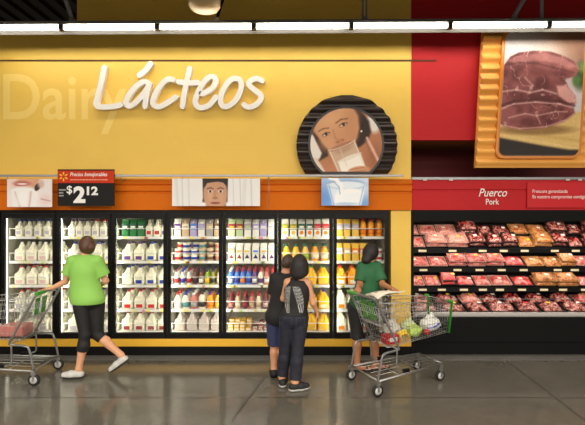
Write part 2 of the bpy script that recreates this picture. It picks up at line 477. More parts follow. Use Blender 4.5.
# roof deck of ribbed steel
bm = BM(); zc = 5.78
x = XL
while x < XR:
    box(bm, x, x+0.16, -10, 8.5, zc, zc+0.1); box(bm, x+0.16, x+0.30, -10, 8.5, zc+0.06, zc+0.1); x += 0.30
struct('ceiling', bm, DECK)
bm = BM(); tube(bm, [(-5.95, 0.6, 5.45), (-4.3, 3.2, 5.45), (-4.3, 8.0, 5.45)], 0.03, 8); tube(bm, [(-5.75, 0.6, 5.45), (-4.15, 3.2, 5.45), (-4.15, 8.0, 5.45)], 0.02, 8)
# painted word on the wall
obj('lettering', text_mesh('Dairy', X(3), X(126.5), Z(134), Z(74), -0.0012, 0.001, bold=0.012, m=YEL2), None, wall)

# ================================================================ raised script letters
def stroke(bm, pts, r, y0, y1, dense=6):
    closed = (Vector(pts[0])-Vector(pts[-1])).length < 0.01
    pts = [Vector((X(a, -0.07), 0, Z(b, -0.07))) for a, b in (pts[:-1] if closed else pts)]; pts = smooth_path(pts, dense, closed)
    n = len(pts); Lf, Rt = [], []
    if closed:
        nr = []
        for i in range(n):
            d = (pts[(i+1) % n]-pts[i-1]).normalized(); nr.append(Vector((-d.z, 0, d.x)))
        q = [[bm.verts.new((p.x+s*r*k.x, yy, p.z+s*r*k.z)) for s in (1, -1) for yy in (y0, y1)] for p, k in zip(pts, nr)]
        for i in range(n):
            a, b = q[i], q[(i+1) % n]
            bm.faces.new((a[0], a[2], b[2], b[0])); bm.faces.new((a[1], b[1], b[3], a[3])); bm.faces.new((a[0], b[0], b[1], a[1])); bm.faces.new((a[2], a[3], b[3], b[2]))
        return
    for i, p in enumerate(pts):
        d = (pts[min(i+1, n-1)]-pts[max(i-1, 0)]).normalized(); nr = Vector((-d.z, 0, d.x))
        Lf.append(p+nr*r); Rt.append(p-nr*r)
    def cap(p, d):
        a0 = math.atan2(d.z, d.x); return [p+r*Vector((math.cos(a0+t), 0, math.sin(a0+t))) for t in (PI/3, PI/6, 0, -PI/6, -PI/3)]
    e = cap(pts[-1], (pts[-1]-pts[-2]).normalized()); st = cap(pts[0], (pts[0]-pts[1]).normalized())
    F = []; B = []
    def v(p): return bm.verts.new((p.x, y0, p.z)), bm.verts.new((p.x, y1, p.z))
    lv = [v(p) for p in Lf]; rv = [v(p) for p in Rt]; ev = [v(p) for p in e]; sv = [v(p) for p in st]
    for i in range(n-1):
        for s in (0, 1): bm.faces.new((lv[i][s], rv[i][s], rv[i+1][s], lv[i+1][s]))
    for s in (0, 1):
        bm.faces.new([lv[-1][s]]+[q[s] for q in ev]+[rv[-1][s]]); bm.faces.new([rv[0][s]]+[q[s] for q in sv]+[lv[0][s]])
    loop = lv+ev+rv[::-1]+sv
    for a, b in zip(loop, loop[1:]+loop[:1]): bm.faces.new((a[0], b[0], b[1], a[1]))
LET = [
 ('L', [[(104.2,67.5),(101,83),(97.2,98),(95.8,103)], [(95.8,103),(97.5,106.2),(104,107),(114,106.3),(120.3,104.7)]], 'white raised capital letter L of the script word'),
 ('a', [[(150.3,63.5),(145.5,70),(139.3,75)], [(149.2,84),(144.5,81.6),(138,84.5),(131.3,91.5),(126.5,99.5),(126.2,104.3),(130.5,105.8),(136,102),(141.5,96),(147,88.5),(149.2,84.2)], [(149.4,84),(147.3,91),(145.7,98.5),(145,106.4)]], 'white raised letter a with an accent, second letter of the script word'),
 ('c', [[(173,79.8),(169.5,78.8),(165.5,80.4),(160.3,85.8),(156,92.6),(153,99.5),(153,103.9),(156,106.3),(160.5,106.3),(168,102.2),(175.5,97)]], 'white raised letter c, third letter of the script word'),
 ('t', [[(189.6,68.5),(186.2,83.2),(184,95),(182.4,106.4)], [(178.4,81.8),(189,82.8),(197.6,82.4)]], 'white raised letter t, fourth letter of the script word'),
 ('e', [[(201.4,93.4),(207,91.6),(212.5,87.6),(215.6,81.5),(214.6,77.5),(210,76.8),(205,80.4),(200,88),(196,97),(195.3,103.2),(198.8,107.2),(204,107.2),(210,104.2),(215.8,97)]], 'white raised letter e, fifth letter of the script word'),
 ('o', [[(237.4,78.6),(232,79),(226.5,84),(221.8,93),(220.4,101),(223,106),(228.5,105.8),(234.6,101),(239.5,93),(241.4,85.5),(240.2,80.3),(237.4,78.6)]], 'white raised letter o, sixth letter of the script word'),
 ('s', [[(262.2,80.6),(258.3,78.6),(253.6,79),(249.2,82.2),(249.8,85.6),(255.3,90.6),(260.6,94.8),(260.6,99.3),(256.8,103.9),(251,106.8),(246.8,106.6),(243.9,104.6)]], 'white raised letter s ending the script word'),
]
for ch, sts, lab in LET:
    bm = BM()
    for i, s in enumerate(sts): stroke(bm, s, 0.037, -0.072-0.0007*i, -0.004)
    o = obj('sign_letter', bm, [LETW], None); recenter(o)
    tag(o, lab, 'sign letter', 'raised letters of the white script word')

# ================================================================ wall-wash light strip
YT = -0.58
def strip_z(x): return Z(26.6, YT) + (x)*0.0055        # hung very slightly out of level
TUB = lamp_mat('lit_tube', (255, 246, 230), 27.0)
xs_gap = [X(p, YT) for p in (-33.5, 62.5, 158, 254, 351, 449.5, 548, 645)]
strip = thing('light_strip', 'long white fluorescent light strip hung in front of the wall top', 'light', (0, -0.5, 4.35))
bm = BM(); hp = [(-0.615, 0.040), (-0.55, 0.052), (-0.48, 0.047), (-0.448, 0.03), (-0.456, 0.026), (-0.485, 0.037), (-0.55, 0.040), (-0.615, 0.031)]
prism_yz(bm, hp, xs_gap[0], xs_gap[-1])
for v in bm.verts: v.co.z += strip_z(v.co.x)
rf = obj('reflector', bm, WHT, strip)
bm = BM(); prism_yz(bm, [(-0.448, 0.03), (-0.43, -0.026), (-0.438, -0.027), (-0.456, 0.026)], xs_gap[0], xs_gap[-1])
for v in bm.verts: v.co.z += strip_z(v.co.x)
obj('reflector_lip', bm, mat('lip_grey', (60, 57, 52), 0.6), rf)
bm = BM(); box(bm, xs_gap[0], xs_gap[-1], -0.625, -0.50, 0.053, 0.070)
for v in bm.verts: v.co.z += strip_z(v.co.x)
obj('top_channel', bm, mat('channel_grey', (104, 102, 100), 0.5), strip)
for a, b in zip(xs_gap, xs_gap[1:]):
    bm = BM(); n = 10; zz = strip_z((a+b)/2); r = 0.026
    tube(bm, [(a+0.035, YT, strip_z(a)), (b-0.035, YT, strip_z(b))], r, 12); obj('tube', bm, TUB, strip)
for a in xs_gap[1:-1]:
    bm = BM(); box(bm, a-0.03, a+0.03, YT-0.045, YT+0.03, strip_z(a)-0.04, strip_z(a)+0.031); obj('socket', bm, mat('socket_plastic', (56, 50, 40), 0.5), strip)
for px in (73, 217, 364.5, 513):
    a = X(px, -0.55); zz = strip_z(a)+0.070
    bm = BM(); box(bm, a-0.03, a+0.03, -0.60, -0.53, zz, zz+0.05); obj('bracket', bm, GRY, strip)
    bm = BM()
    if px == 364.5:
        box(bm, a-0.035, a-0.012, -0.575, -0.545, zz+0.05, zc); box(bm, a+0.012, a+0.035, -0.575, -0.545, zz+0.05, zc)
        obj('hanger', bm, mat('grey_channel', (120, 122, 126), 0.5), strip)
    else:
        dx = {73: -0.45, 217: 0.42, 513: 0.75}[px]
        tube(bm, [(a, -0.565, zz+0.04), (a+dx, -0.565, zc)], 0.028 if px != 217 else 0.02, 8)
        if px == 513: tube(bm, [(X(541, -0.55), -0.565, zz+0.02), (X(541, -0.55), -0.565, zc)], 0.022, 8)
        obj('hanger', bm, mat('grey_channel', (120, 122, 126), 0.5) if px != 217 else BLK2, strip)

# hanging lamp head above the light strip
t = thing('hanging_lamp', 'tan round-bottomed lamp head hanging above the light strip', 'lamp', (X(204.5, -0.8), -0.8, Z(11, -0.8)))
bm = BM(); cx, cz_ = X(204.5, -0.8), Z(11.5, -0.8)
lathe(bm, [(0.03, 0.0), (0.11, 0.006), (0.165, 0.03), (0.19, 0.07), (0.192, 0.17), (0.15, 0.22), (0.05, 0.24)], 24, cx, -0.8, cz=cz_); obj('housing', bm, mat('tan_enamel', (214, 186, 140), 0.45), t)
for s in (-1, 1):
    bm = BM(); lathe(bm, [(0.012, 0), (0.02, 0.01), (0.02, 0.03), (0.01, 0.04)], 10, cx+s*0.12, -0.8-0.19, axis='y', cz=cz_+0.13); obj('knob', bm, BLK2, t)
bm = BM(); tube(bm, [(cx, -0.8, cz_+0.22), (cx, -0.8, zc)], 0.02, 8); obj('stem', bm, BLK2, t)

# ================================================================ hanging signs over the doors
YS = -0.22
t = thing('sign_rail', 'thin grey rail holding the hanging cards over the glass doors', 'rail', (X(200, YS), YS, Z(176.5, YS)))
bm = BM(); box(bm, XL+0.1, X(404, YS), YS+0.012, YS+0.035, Z(176.6, YS), Z(174.4, YS)); obj('rail', bm, GRY, t, bev=0.003)
for px in (6, 120, 182, 268, 335, 357):
    bm = BM(); tube(bm, [(X(px, YS), YS+0.02, Z(176, YS)), (X(px, YS)+0.01, YS+0.03, Z(179, YS)), (X(px, YS)+0.01, -0.052, Z(179, YS))], 0.006, 6); obj('bracket', bm, GRY, t)
bm = BM(); tube(bm, [(X(269, YS), YS+0.02, Z(176, YS)), (X(269, YS), YS+0.02, Z(208.5, YS))], 0.004, 6); obj('cord', bm, GRY, t)

CARD = mat('card_back', (210, 208, 204), 0.6)
PRT = vc_mat('matt_print', 0.65)
def card(name, label, pr, px0, px1, py0, py1, group=None, cat='sign', y=YS):
    x0, x1, z0, z1 = X(px0, y), X(px1, y), Z(py1, y), Z(py0, y)
    t = thing(name, label, cat, ((x0+x1)/2, y, z0), 0, group)
    bm = BM(); box(bm, x0, x1, y+0.002, y+0.010, z0, z1); obj('card', bm, CARD, t)
    me = pr.mesh('print', y+0.001); me.materials.append(PRT); obj('print', me, None, t)
    return t
SKIN = (206, 150, 108)
# smile card
p = Print(7, 52, 179, 207, 5, (236, 228, 226))
p.ell(24, 175, 16, 17, (214, 156, 122), soft=0.08); p.ell(23, 180, 9, 5, (228, 176, 146), soft=0.7); p.ell(12, 180, 6, 10, (236, 214, 204), soft=0.4)
p.ell(22, 183.5, 8.5, 3, (196, 116, 96), soft=0.35); p.ell(22, 184.3, 6.6, 1.9, (176, 66, 66), soft=0.2); p.ell(22, 183.9, 5.6, 0.8, (246, 236, 232), soft=0.3)
p.ell(24, 202, 16, 16, (240, 232, 230), soft=0.15); p.poly([(11, 190), (17, 187), (32, 188), (38, 193), (36, 207), (13, 207)], (245, 240, 238), 1.0)
p.line([(15, 192), (20, 207)], 1.6, (226, 206, 204)); p.line([(31, 192), (29, 207)], 2.2, (222, 198, 196)); p.ell(23, 198, 5, 7, (250, 247, 246), soft=0.4)
p.ell(37.5, 187, 2.6, 4.2, (60, 44, 40), ang=30); p.ell(41, 184, 3, 4, (214, 180, 166), soft=0.5); p.ell(46, 200, 5, 5, (236, 210, 206), soft=0.5); p.line([(41, 199), (50, 201)], 1.0, (190, 150, 148))
card('hanging_card', 'hanging photo card of a smiling mouth above a white collar', p, 7, 52, 179, 207, 'photo cards hanging over the glass doors')
# boy banner
p = Print(172, 260, 178.5, 206, 5, (236, 234, 232))
for a, w in ((182, 1.2), (188.5, 1.0), (240, 1.2), (251, 1.4), (233, 0.8)): p.line([(a, 178), (a+0.8, 207)], w, (212, 210, 208))
p.line([(176, 178), (178, 207)], 3, (224, 222, 220)); p.line([(245, 178), (243.5, 207)], 4, (226, 224, 222))
p.poly([(202.5, 178), (228, 178), (227.5, 200), (229, 206.5), (201.5, 206.5), (203, 198)], (52, 40, 36), 0.6)
p.ell(215.3, 194, 12, 19, (200, 150, 118), soft=0.07); p.ell(215.3, 202, 8, 6, (206, 158, 126), soft=0.5); p.ell(210, 196, 3, 4, (212, 164, 132), soft=0.6); p.ell(221, 196, 3, 4, (208, 160, 128), soft=0.6)
p.poly([(203, 178), (228, 178), (226.8, 186), (223, 182.5), (218, 181.6), (212, 182.2), (207, 183.2), (204.3, 188)], (38, 28, 27), 0.5)
for ex in (210.2, 220.6):
    p.line([(ex-3, 188.7), (ex, 187.7), (ex+3, 188.7)], 0.8, (74, 50, 42)); p.ell(ex, 191.4, 2.4, 1.2, (230, 214, 204)); p.ell(ex, 191.4, 1.2, 1.2, (30, 22, 22))
p.ell(215.2, 198, 2.6, 1.3, (168, 114, 88), soft=0.4); p.line([(215, 191), (214.6, 197)], 1.0, (180, 128, 100), 0.8); p.ell(215.3, 203, 4.2, 1.2, (156, 86, 78), soft=0.3); p.line([(211, 202.5), (213, 203.2), (217.6, 203.2), (219.8, 202.5)], 0.5, (110, 60, 56))
p.ell(203, 205, 3, 3, (240, 238, 236), soft=0.3); p.ell(229, 205, 3.4, 4, (240, 238, 236), soft=0.3)
card('hanging_card', 'wide white hanging photo card with a dark-haired boy\'s face', p, 172, 260, 178.5, 206, 'photo cards hanging over the glass doors')
# milk glass card
p = Print(321.5, 368.5, 178, 205.5, 5, (176, 202, 238))
p.ell(322, 200, 14, 14, (108, 158, 222), soft=0.6); p.ell(366, 183, 9, 9, (206, 222, 244), soft=0.7); p.ell(366, 204, 9, 6, (122, 168, 224), soft=0.7)
p.poly([(327, 184), (366, 184), (361, 206), (333, 206)], (226, 236, 248), 1.0); p.ell(346.5, 184.5, 20, 4.6, (150, 178, 212)); p.ell(346.5, 185, 18.4, 3.6, (232, 240, 250))
p.ell(350, 193, 13, 4.6, (252, 252, 252)); p.poly([(335, 194), (364, 192), (360, 206), (334, 206)], (246, 249, 253), 0.8); p.ell(346, 204, 12, 1.6, (192, 212, 238), soft=0.4)
p.line([(330, 178), (337, 180), (341, 185), (342.5, 193), (340, 197)], 3.4, (250, 251, 253)); p.line([(333, 181), (339, 187), (340, 194)], 0.8, (150, 176, 214)); p.line([(329, 186), (334, 205)], 0.8, (140, 172, 216)); p.line([(363.6, 187), (359.4, 205)], 0.8, (146, 176, 218))
card('hanging_card', 'blue hanging photo card of milk poured into a glass', p, 321.5, 368.5, 178, 205.5, 'photo cards hanging over the glass doors')
# price sign
y = YS-0.012
t = thing('price_sign', 'hanging black price sign with a red header and white figures', 'sign', (X(86, y), y, Z(206, y)))
def pbox(a, b, c, d, y0, y1, m, par, name, bev=0.0):
    bm = BM(); box(bm, X(a, y), X(b, y), y0, y1, Z(d, y), Z(c, y)); return obj(name, bm, m, par, bev=bev)
pn = pbox(57.6, 114.3, 169.3, 206, y+0.001, y+0.012, mat('sign_black', (26, 24, 24), 0.6, spec=0.2), t, 'panel')
hd = pbox(57.8, 114.1, 170.6, 183, y-0.001, y+0.001, mat('sign_red', (200, 56, 22), 0.6, spec=0.2), t, 'header')
sp = BM()
for k in range(6):
    a = PI/2+k*PI/3; ca, sa = math.cos(a), math.sin(a); pts = []
    for j in range(10):
        b = 2*PI*j/10; u, v = 3.1+1.65*math.cos(b), 0.72*math.sin(b)
        pts.append((X(63.6+u*ca-v*sa, y), Z(176.6-(u*sa+v*ca), y)))
    prism_xz(sp, pts, y-0.003, y-0.001)
obj('emblem', sp, mat('emblem_yellow', (250, 196, 30), 0.5), t)
PW = mat('print_white', (244, 242, 238), 0.5)
PP = mat('print_pale', (236, 160, 130), 0.5)
obj('lettering', text_mesh('Precios Inmejorables', X(70, y), X(107.5, y), Z(177.4, y), Z(172.4, y), y-0.002, 0.001, shear=0.3, bold=0.012, m=PW), None, t)
bm = BM(); r_ = random.Random(4); q = 70.2
while q < 108:
    w_ = r_.uniform(1.0, 3.2); box(bm, X(q, y), X(q+w_, y), y-0.0015, y-0.001, Z(180.3, y), Z(179.2, y)); q += w_+0.5
obj('small_print', bm, PP, t)
obj('price_figures', text_mesh('2', X(73.4, y), X(85.4, y), Z(203, y), Z(186.2, y), y-0.001, 0.002, bold=0.045, m=PW), None, t)
obj('price_figures', text_mesh('$', X(66.7, y), X(72.2, y), Z(194.8, y), Z(185.6, y), y-0.001, 0.002, bold=0.015, m=PW), None, t)
obj('price_figures', text_mesh('12', X(86.8, y), X(98, y), Z(195.2, y), Z(186.4, y), y-0.001, 0.002, bold=0.04, m=PW), None, t)
for k, w_ in enumerate((7.2, 4.4, 4.8)):
    bm = BM(); box(bm, X(58.8, y), X(58.8+w_, y), y, y+0.001, Z(190.6+k*2.9, y), Z(189.2+k*2.9, y)); obj('small_print', bm, mat('print_grey', (150, 148, 146), 0.5), t)

# ================================================================ round corrugated sign with a photo
def corrugated(bm, zlo, zhi, pitch, halfs, y0, amp, thick, nper=10):
    """horizontal corrugation: halfs(z) gives (xmin, xmax)"""
    n = int((zhi-zlo)/pitch*nper); F = []; B = []
    for i in range(n+1):
        z = zlo+(zhi-zlo)*i/n; a, b = halfs(z); ph = (z-zlo)/pitch % 1.0
        w = 0.5-0.5*math.cos(2*PI*ph); yy = y0-amp*w
        F.append([bm.verts.new((a+(b-a)*k/4, yy, z)) for k in range(5)]); B.append([bm.verts.new((a+(b-a)*k/4, y0+thick, z)) for k in range(5)])
    for i in range(n):
        for k in range(4):
            bm.faces.new((F[i][k], F[i][k+1], F[i+1][k+1], F[i+1][k])); bm.faces.new((B[i][k+1], B[i][k], B[i+1][k], B[i+1][k+1]))
        bm.faces.new((B[i][0], F[i][0], F[i+1][0], B[i+1][0])); bm.faces.new((F[i][4], B[i][4], B[i+1][4], F[i+1][4]))
    for k in range(4):
        bm.faces.new((F[0][k+1], F[0][k], B[0][k], B[0][k+1])); bm.faces.new((F[n][k], F[n][k+1], B[n][k+1], B[n][k]))
YD = -0.09
cx, cz, R = X(346.7, YD), Z(145.3, YD), 50.2*(CAMD+YD)/FOC
zlo = Z(173.8, YD)
t = thing('round_sign', 'dark corrugated round sign with a photo of a girl drinking milk', 'sign', (cx, YD, zlo))
bm = BM()
def dh(z):
    w = math.sqrt(max(R*R-(z-cz)**2, 0.0004)); return cx-w, cx+w
corrugated(bm, zlo, cz+R-0.004, 8.55*(CAMD+YD)/FOC, dh, YD, 0.05, 0.05)
obj('backing', bm, mat('dark_brown_metal', (46, 34, 30), 0.35, spec=0.6), t)
yp = YD-0.062
ix, iz, ir = X(346.2, yp), Z(144.2, yp), 36.0*(CAMD+yp)/FOC
ang0 = math.asin(max(-1, min(1, (Z(171.8, yp)-iz)/ir)))
arc = [(ix+(ir+0.03)*math.cos(a), iz+(ir+0.03)*math.sin(a)) for a in np.linspace(ang0-0.02, PI-ang0+0.02, 48)]
bm = BM(); prism_xz(bm, arc, yp+0.004, YD+0.03); obj('rim', bm, mat('rim_black', (34, 28, 27), 0.4), t)
p = Print(310, 383, 107, 173, 4.2, (176, 116, 78))
p.ell(372, 152, 16, 28, (184, 120, 82), ang=-18, soft=0.4); p.ell(376, 160, 8, 14, (160, 100, 66), soft=0.6); p.ell(328, 172, 20, 12, (190, 126, 88), soft=0.4)
p.ell(373, 124, 6, 9, (232, 222, 214), ang=-20, soft=0.3)
p.poly([(310, 134), (314, 136), (319, 146), (324, 157), (316, 160), (310, 158)], (236, 226, 216), 1.0)
p.poly([(310, 158), (317, 158), (322, 166), (326, 173), (314, 173)], (226, 206, 184), 1.0)
p.poly([(348, 106), (360, 110), (369, 121), (371, 132), (368, 140), (361, 146), (354, 150), (350, 130)], (50, 31, 24), 1.3)
p.poly([(311, 130), (316, 134), (323, 141), (328, 150), (328, 156), (319, 161), (322, 153), (316, 141)], (58, 36, 28), 1.0)
p.poly([(314, 128), (322, 114), (336, 107), (353, 107), (358, 116), (359.5, 128), (357, 138), (352, 146), (342, 152), (330, 151), (322, 143), (316, 134)], (208, 150, 106), 1.4)
p.ell(330, 120, 12, 9, (222, 168, 124), ang=-30, soft=0.9, al=0.8); p.ell(327, 143, 6, 6, (220, 160, 118), soft=0.9, al=0.8); p.ell(352, 134, 5, 7, (200, 138, 96), soft=0.9, al=0.8); p.ell(352, 118, 6, 8, (196, 136, 94), soft=0.9, al=0.7)
p.line([(318.5, 131.4), (323, 128.8), (328.5, 128)], 1.0, (110, 70, 48), 0.7, 0.9); p.line([(336, 123), (341, 119.4), (347.5, 118.6)], 1.1, (104, 64, 44), 0.7, 0.9)
for ex, ey, w_ in ((326, 134.2, 3.3), (343.4, 124.6, 3.7)):
    p.ell(ex, ey+0.3, w_+0.8, 1.9, (176, 118, 82), ang=-26, soft=0.4); p.ell(ex, ey, w_, 1.25, (226, 206, 190), ang=-26, soft=0.2); p.ell(ex+0.2, ey, 1.4, 1.35, (48, 28, 22), soft=0.25)
    p.line([(ex-w_, ey+0.9), (ex-0.5, ey-1.4), (ex+w_, ey-1.5)], 0.8, (62, 36, 28), 0.5)
p.line([(333, 130), (334.8, 137), (337.5, 141)], 1.2, (184, 124, 86), 1.0, 0.7); p.ell(340, 141, 4.6, 2.2, (192, 128, 90), ang=-20, soft=0.6); p.ell(337.6, 142.2, 0.9, 0.6, (120, 70, 50), ang=-20, soft=0.5); p.ell(343, 140, 0.9, 0.6, (120, 70, 50), ang=-20, soft=0.5)
p.poly([(328.5, 150.5), (355, 140), (366.5, 170), (363, 173), (338, 173)], (206, 172, 144), 0.8)
p.ell(342, 146, 13.4, 2.6, (176, 120, 92), ang=-21.5, soft=0.15); p.line([(328.5, 150.4), (334, 149.6), (342, 147), (350, 143.4), (355, 140)], 0.8, (232, 214, 196), 0.5)
p.ell(343.5, 149.5, 9.5, 3.2, (190, 150, 122), ang=-21, soft=0.4)
p.poly([(338, 161.5), (346, 159.5), (354, 155.8), (360.4, 152.6), (366.5, 170), (363, 173), (341.5, 173)], (248, 240, 226), 0.8); p.ell(349.5, 157.5, 11.2, 2.0, (236, 224, 206), ang=-22, soft=0.3)
p.line([(330, 152), (339.5, 173)], 0.9, (236, 220, 204)); p.line([(354.4, 142), (365.5, 169)], 0.9, (236, 220, 204)); p.line([(340, 149), (347, 166)], 1.0, (224, 204, 184), 0.8, 0.6)
p.ell(359, 170.6, 11, 4.4, (208, 148, 108), ang=-8, soft=0.15); p.line([(350, 169.5), (364, 167.4)], 0.6, (166, 106, 74), 0.5); p.line([(352, 172), (366, 170.2)], 0.5, (170, 110, 78), 0.5)
p.line([(367, 138), (373, 150), (380, 164)], 2.6, (226, 176, 160), 0.8); p.line([(365, 140), (371, 154), (376, 166)], 0.8, (150, 94, 64)); p.ell(361.4, 131.2, 1.0, 1.1, (246, 242, 238))
me = p.mesh('photo', yp, mask=lambda a, b: ((a-346.2)**2+(b-144.2)**2 < 36.0**2) & (b < 171.8)); me.materials.append(PRT); obj('photo', me, None, t)

# ================================================================ big meat picture sign
YM = -0.14
zt, zbm = Z(32.5, YM), Z(167.6, YM)
def mh(z):
    f = (zt-z)/(zt-zbm); return X(482.6-7.4*f, YM), X(600-7.4*f, YM)
t = thing('picture_sign', 'big orange-yellow corrugated sign with a raw meat photo', 'sign', (X(535, YM), YM, zbm))
bm = BM(); corrugated(bm, zbm, zt, (zt-zbm)/13.0, mh, YM, 0.045, 0.05)
obj('backing', bm, mat('amber_metal', (240, 172, 80), 0.5), t)
yf = YM-0.066
def par(u, v, y, grow=0.0):
    """u 0..1 across, v 0..1 down the leaning photo"""
    return X(506.0+(80)*u-7.6*v, y), Z(31.5+124.3*v, y)
def rounded(u0, u1, v0, v1, ru, rv, y, n=6):
    pts = []
    for (cu, cv, a0) in ((u1-ru, v1-rv, 1.5), (u1-ru, v0+rv, 0.0), (u0+ru, v0+rv, 0.5), (u0+ru, v1-rv, 1.0)):
        for k in range(n+1):
            a = (a0+0.5*k/n)*PI; pts.append(par(cu+ru*math.cos(a), cv-rv*math.sin(a), y))
    return pts
bm = BM(); prism_xz(bm, rounded(-0.035, 1.035, -0.022, 1.022, 0.10, 0.065, yf), yf+0.006, YM+0.03); obj('rim', bm, mat('amber_rim', (214, 128, 30), 0.35), t, bev=0.004)
p = Print(0, 80, 0, 124, 3.4, (208, 200, 202))
def vnoise(cell, seed):
    r = np.random.RandomState(seed); k = r.rand(int(130/cell)+3, int(90/cell)+3); yi, xi = p.gy/cell, p.gx/cell
    y0, x0 = yi.astype(int), xi.astype(int); fy, fx = yi-y0, xi-x0; fy, fx = fy*fy*(3-2*fy), fx*fx*(3-2*fx)
    return k[y0, x0]*(1-fy)*(1-fx)+k[y0+1, x0]*fy*(1-fx)+k[y0, x0+1]*(1-fy)*fx+k[y0+1, x0+1]*fy*fx
p.ell(66, 4, 40, 16, (150, 106, 80), soft=0.8); p.ell(80, 20, 20, 24, (126, 84, 62), soft=0.8); p.ell(16, 20, 26, 12, (216, 212, 210), soft=0.9)
p.poly([(0, 86), (80, 80), (80, 124), (0, 124)], (220, 184, 112), 1.5); p.line([(0, 98), (80, 109)], 2.4, (204, 164, 92), 1.5); p.line([(0, 103), (80, 117)], 1.2, (232, 200, 132), 1)
p.poly([(0, 106), (44, 114), (70, 118), (80, 118), (80, 124), (0, 124)], (36, 27, 22), 1.2)
p.ell(78, 44, 7, 13, (44, 72, 30), soft=0.4); p.ell(74, 49, 4, 5, (76, 112, 46), soft=0.5); p.ell(79, 36, 4, 5, (98, 132, 64), soft=0.5)
def cut_of(poly, seed, dark):
    m = Print(0, 80, 0, 124, 3.4, (0, 0, 0)); m.poly(poly, (1, 1, 1), 0.9); m = m.a[..., 0]
    n1 = 0.6*vnoise(13, seed)+0.3*vnoise(6, seed+1)+0.1*vnoise(2.5, seed+2); n2 = 0.65*vnoise(16, seed+3)+0.25*vnoise(7, seed+4)+0.1*vnoise(3, seed+5); n3 = vnoise(2.2, seed+6)
    t_ = np.clip((n1-0.3)/0.4, 0, 1)[..., None]; c = np.array((116, 46, 48))*(1-t_)+np.array((186, 104, 100))*t_
    c = c*dark*0.78
    v = np.clip(1-np.abs(n2-0.5)/0.022, 0, 1)[..., None]*0.75*np.clip(n3*1.6-0.2, 0, 1)[..., None]; c = c*(1-v)+np.array((228, 188, 178))*v
    p.a = p.a*(1-m[..., None])+c*m[..., None]
p.ell(36, 98, 36, 5, (150, 112, 62), soft=0.3)
cut_of([(0, 34), (6, 25), (14, 21), (30, 19), (46, 20), (58, 24), (70, 30), (76, 37), (73, 44), (62, 48), (66, 56), (73, 64), (74, 72), (60, 76), (30, 76), (0, 76)], 3, 1.0)
p.poly([(2, 29), (16, 23), (40, 21), (60, 26), (74, 35), (66, 37), (50, 31), (30, 29), (12, 33)], (196, 132, 128), 1.4, 0.55)
p.line([(2, 33), (16, 31), (34, 32), (50, 36), (70, 41)], 1.3, (74, 26, 28), 1.2, 0.7); p.ell(34, 40, 12, 5, (98, 34, 36), ang=8, soft=0.6, al=0.7); p.ell(56, 42, 9, 3.5, (90, 30, 32), ang=6, soft=0.6, al=0.7)
p.poly([(54, 54), (64, 54), (73, 63), (75, 72), (66, 71), (56, 64)], (230, 172, 162), 1.4, 0.85); p.line([(0, 60), (14, 58), (28, 61), (40, 58), (54, 62)], 1.6, (230, 192, 182), 0.9, 0.7); p.line([(22, 46), (30, 54), (26, 62)], 1.6, (226, 184, 174), 1.0, 0.6)
cut_of([(0, 76), (10, 71), (34, 69), (58, 71), (72, 75), (74, 82), (64, 90), (46, 96), (24, 98), (4, 95), (0, 92)], 20, 1.04)
p.line([(0, 74), (12, 69.5), (34, 67.5), (58, 69.5), (73, 74)], 1.8, (70, 24, 26), 1.0, 0.8); p.line([(0, 77), (12, 72.4), (34, 70.4), (58, 72.4), (71, 76)], 1.1, (232, 196, 186), 0.7, 0.8); p.line([(0, 93), (20, 97), (46, 95), (64, 89), (73, 82)], 1.3, (222, 172, 160), 0.8, 0.75)
p.line([(8, 86), (24, 82), (36, 84), (54, 80), (66, 80)], 1.0, (228, 188, 178), 0.8, 0.75); p.line([(36, 84), (40, 92)], 0.9, (228, 188, 178), 0.8, 0.7)
p.grain(0.06, 2, 5)
me = p.mesh('photo', yf, mask=lambda a, b: ((np.maximum(np.abs(a-40)-33, 0))**2+(np.maximum(np.abs(b-62)-55, 0))**2) < 49.5, warp=lambda a, b: (506.0+a-7.6*b/124, 31.5+124.3*b/124))
me.materials.append(PRT); obj('photo', me, None, t)
# ================================================================ glass-door coolers
ORD = ['first', 'second', 'third', 'fourth', 'fifth', 'sixth', 'seventh', 'eighth', 'ninth', 'tenth', 'eleventh', 'twelfth', 'thirteenth', 'fourteenth', 'fifteenth']
SHN = ['top', 'second', 'third', 'fourth', 'bottom']
def xb(k): return X(1+55.36*k)
ZS = [1.655, 1.305, 0.962, 0.613, 0.30]
GLASS = glass_mat('door_glass', 0.05)
LED = lamp_mat('cooler_lamp', (255, 250, 228), 12)
SHELFW = mat('shelf_white', (226, 226, 220), 0.4)
TAGS = [mat('tag_yellow', (240, 226, 90), 0.5), mat('tag_white', (246, 246, 242), 0.5), mat('tag_pink', (236, 130, 170), 0.5), mat('tag_green', (190, 222, 120), 0.5)]
SLOPE = {(3, 2): 0.11, (4, 2): 0.11, (3, 3): 0.07, (4, 3): 0.07}
zfb, zft, zob, zot = Z(338.6), ztop, Z(332.8), Z(218)
rnd = random.Random(3)
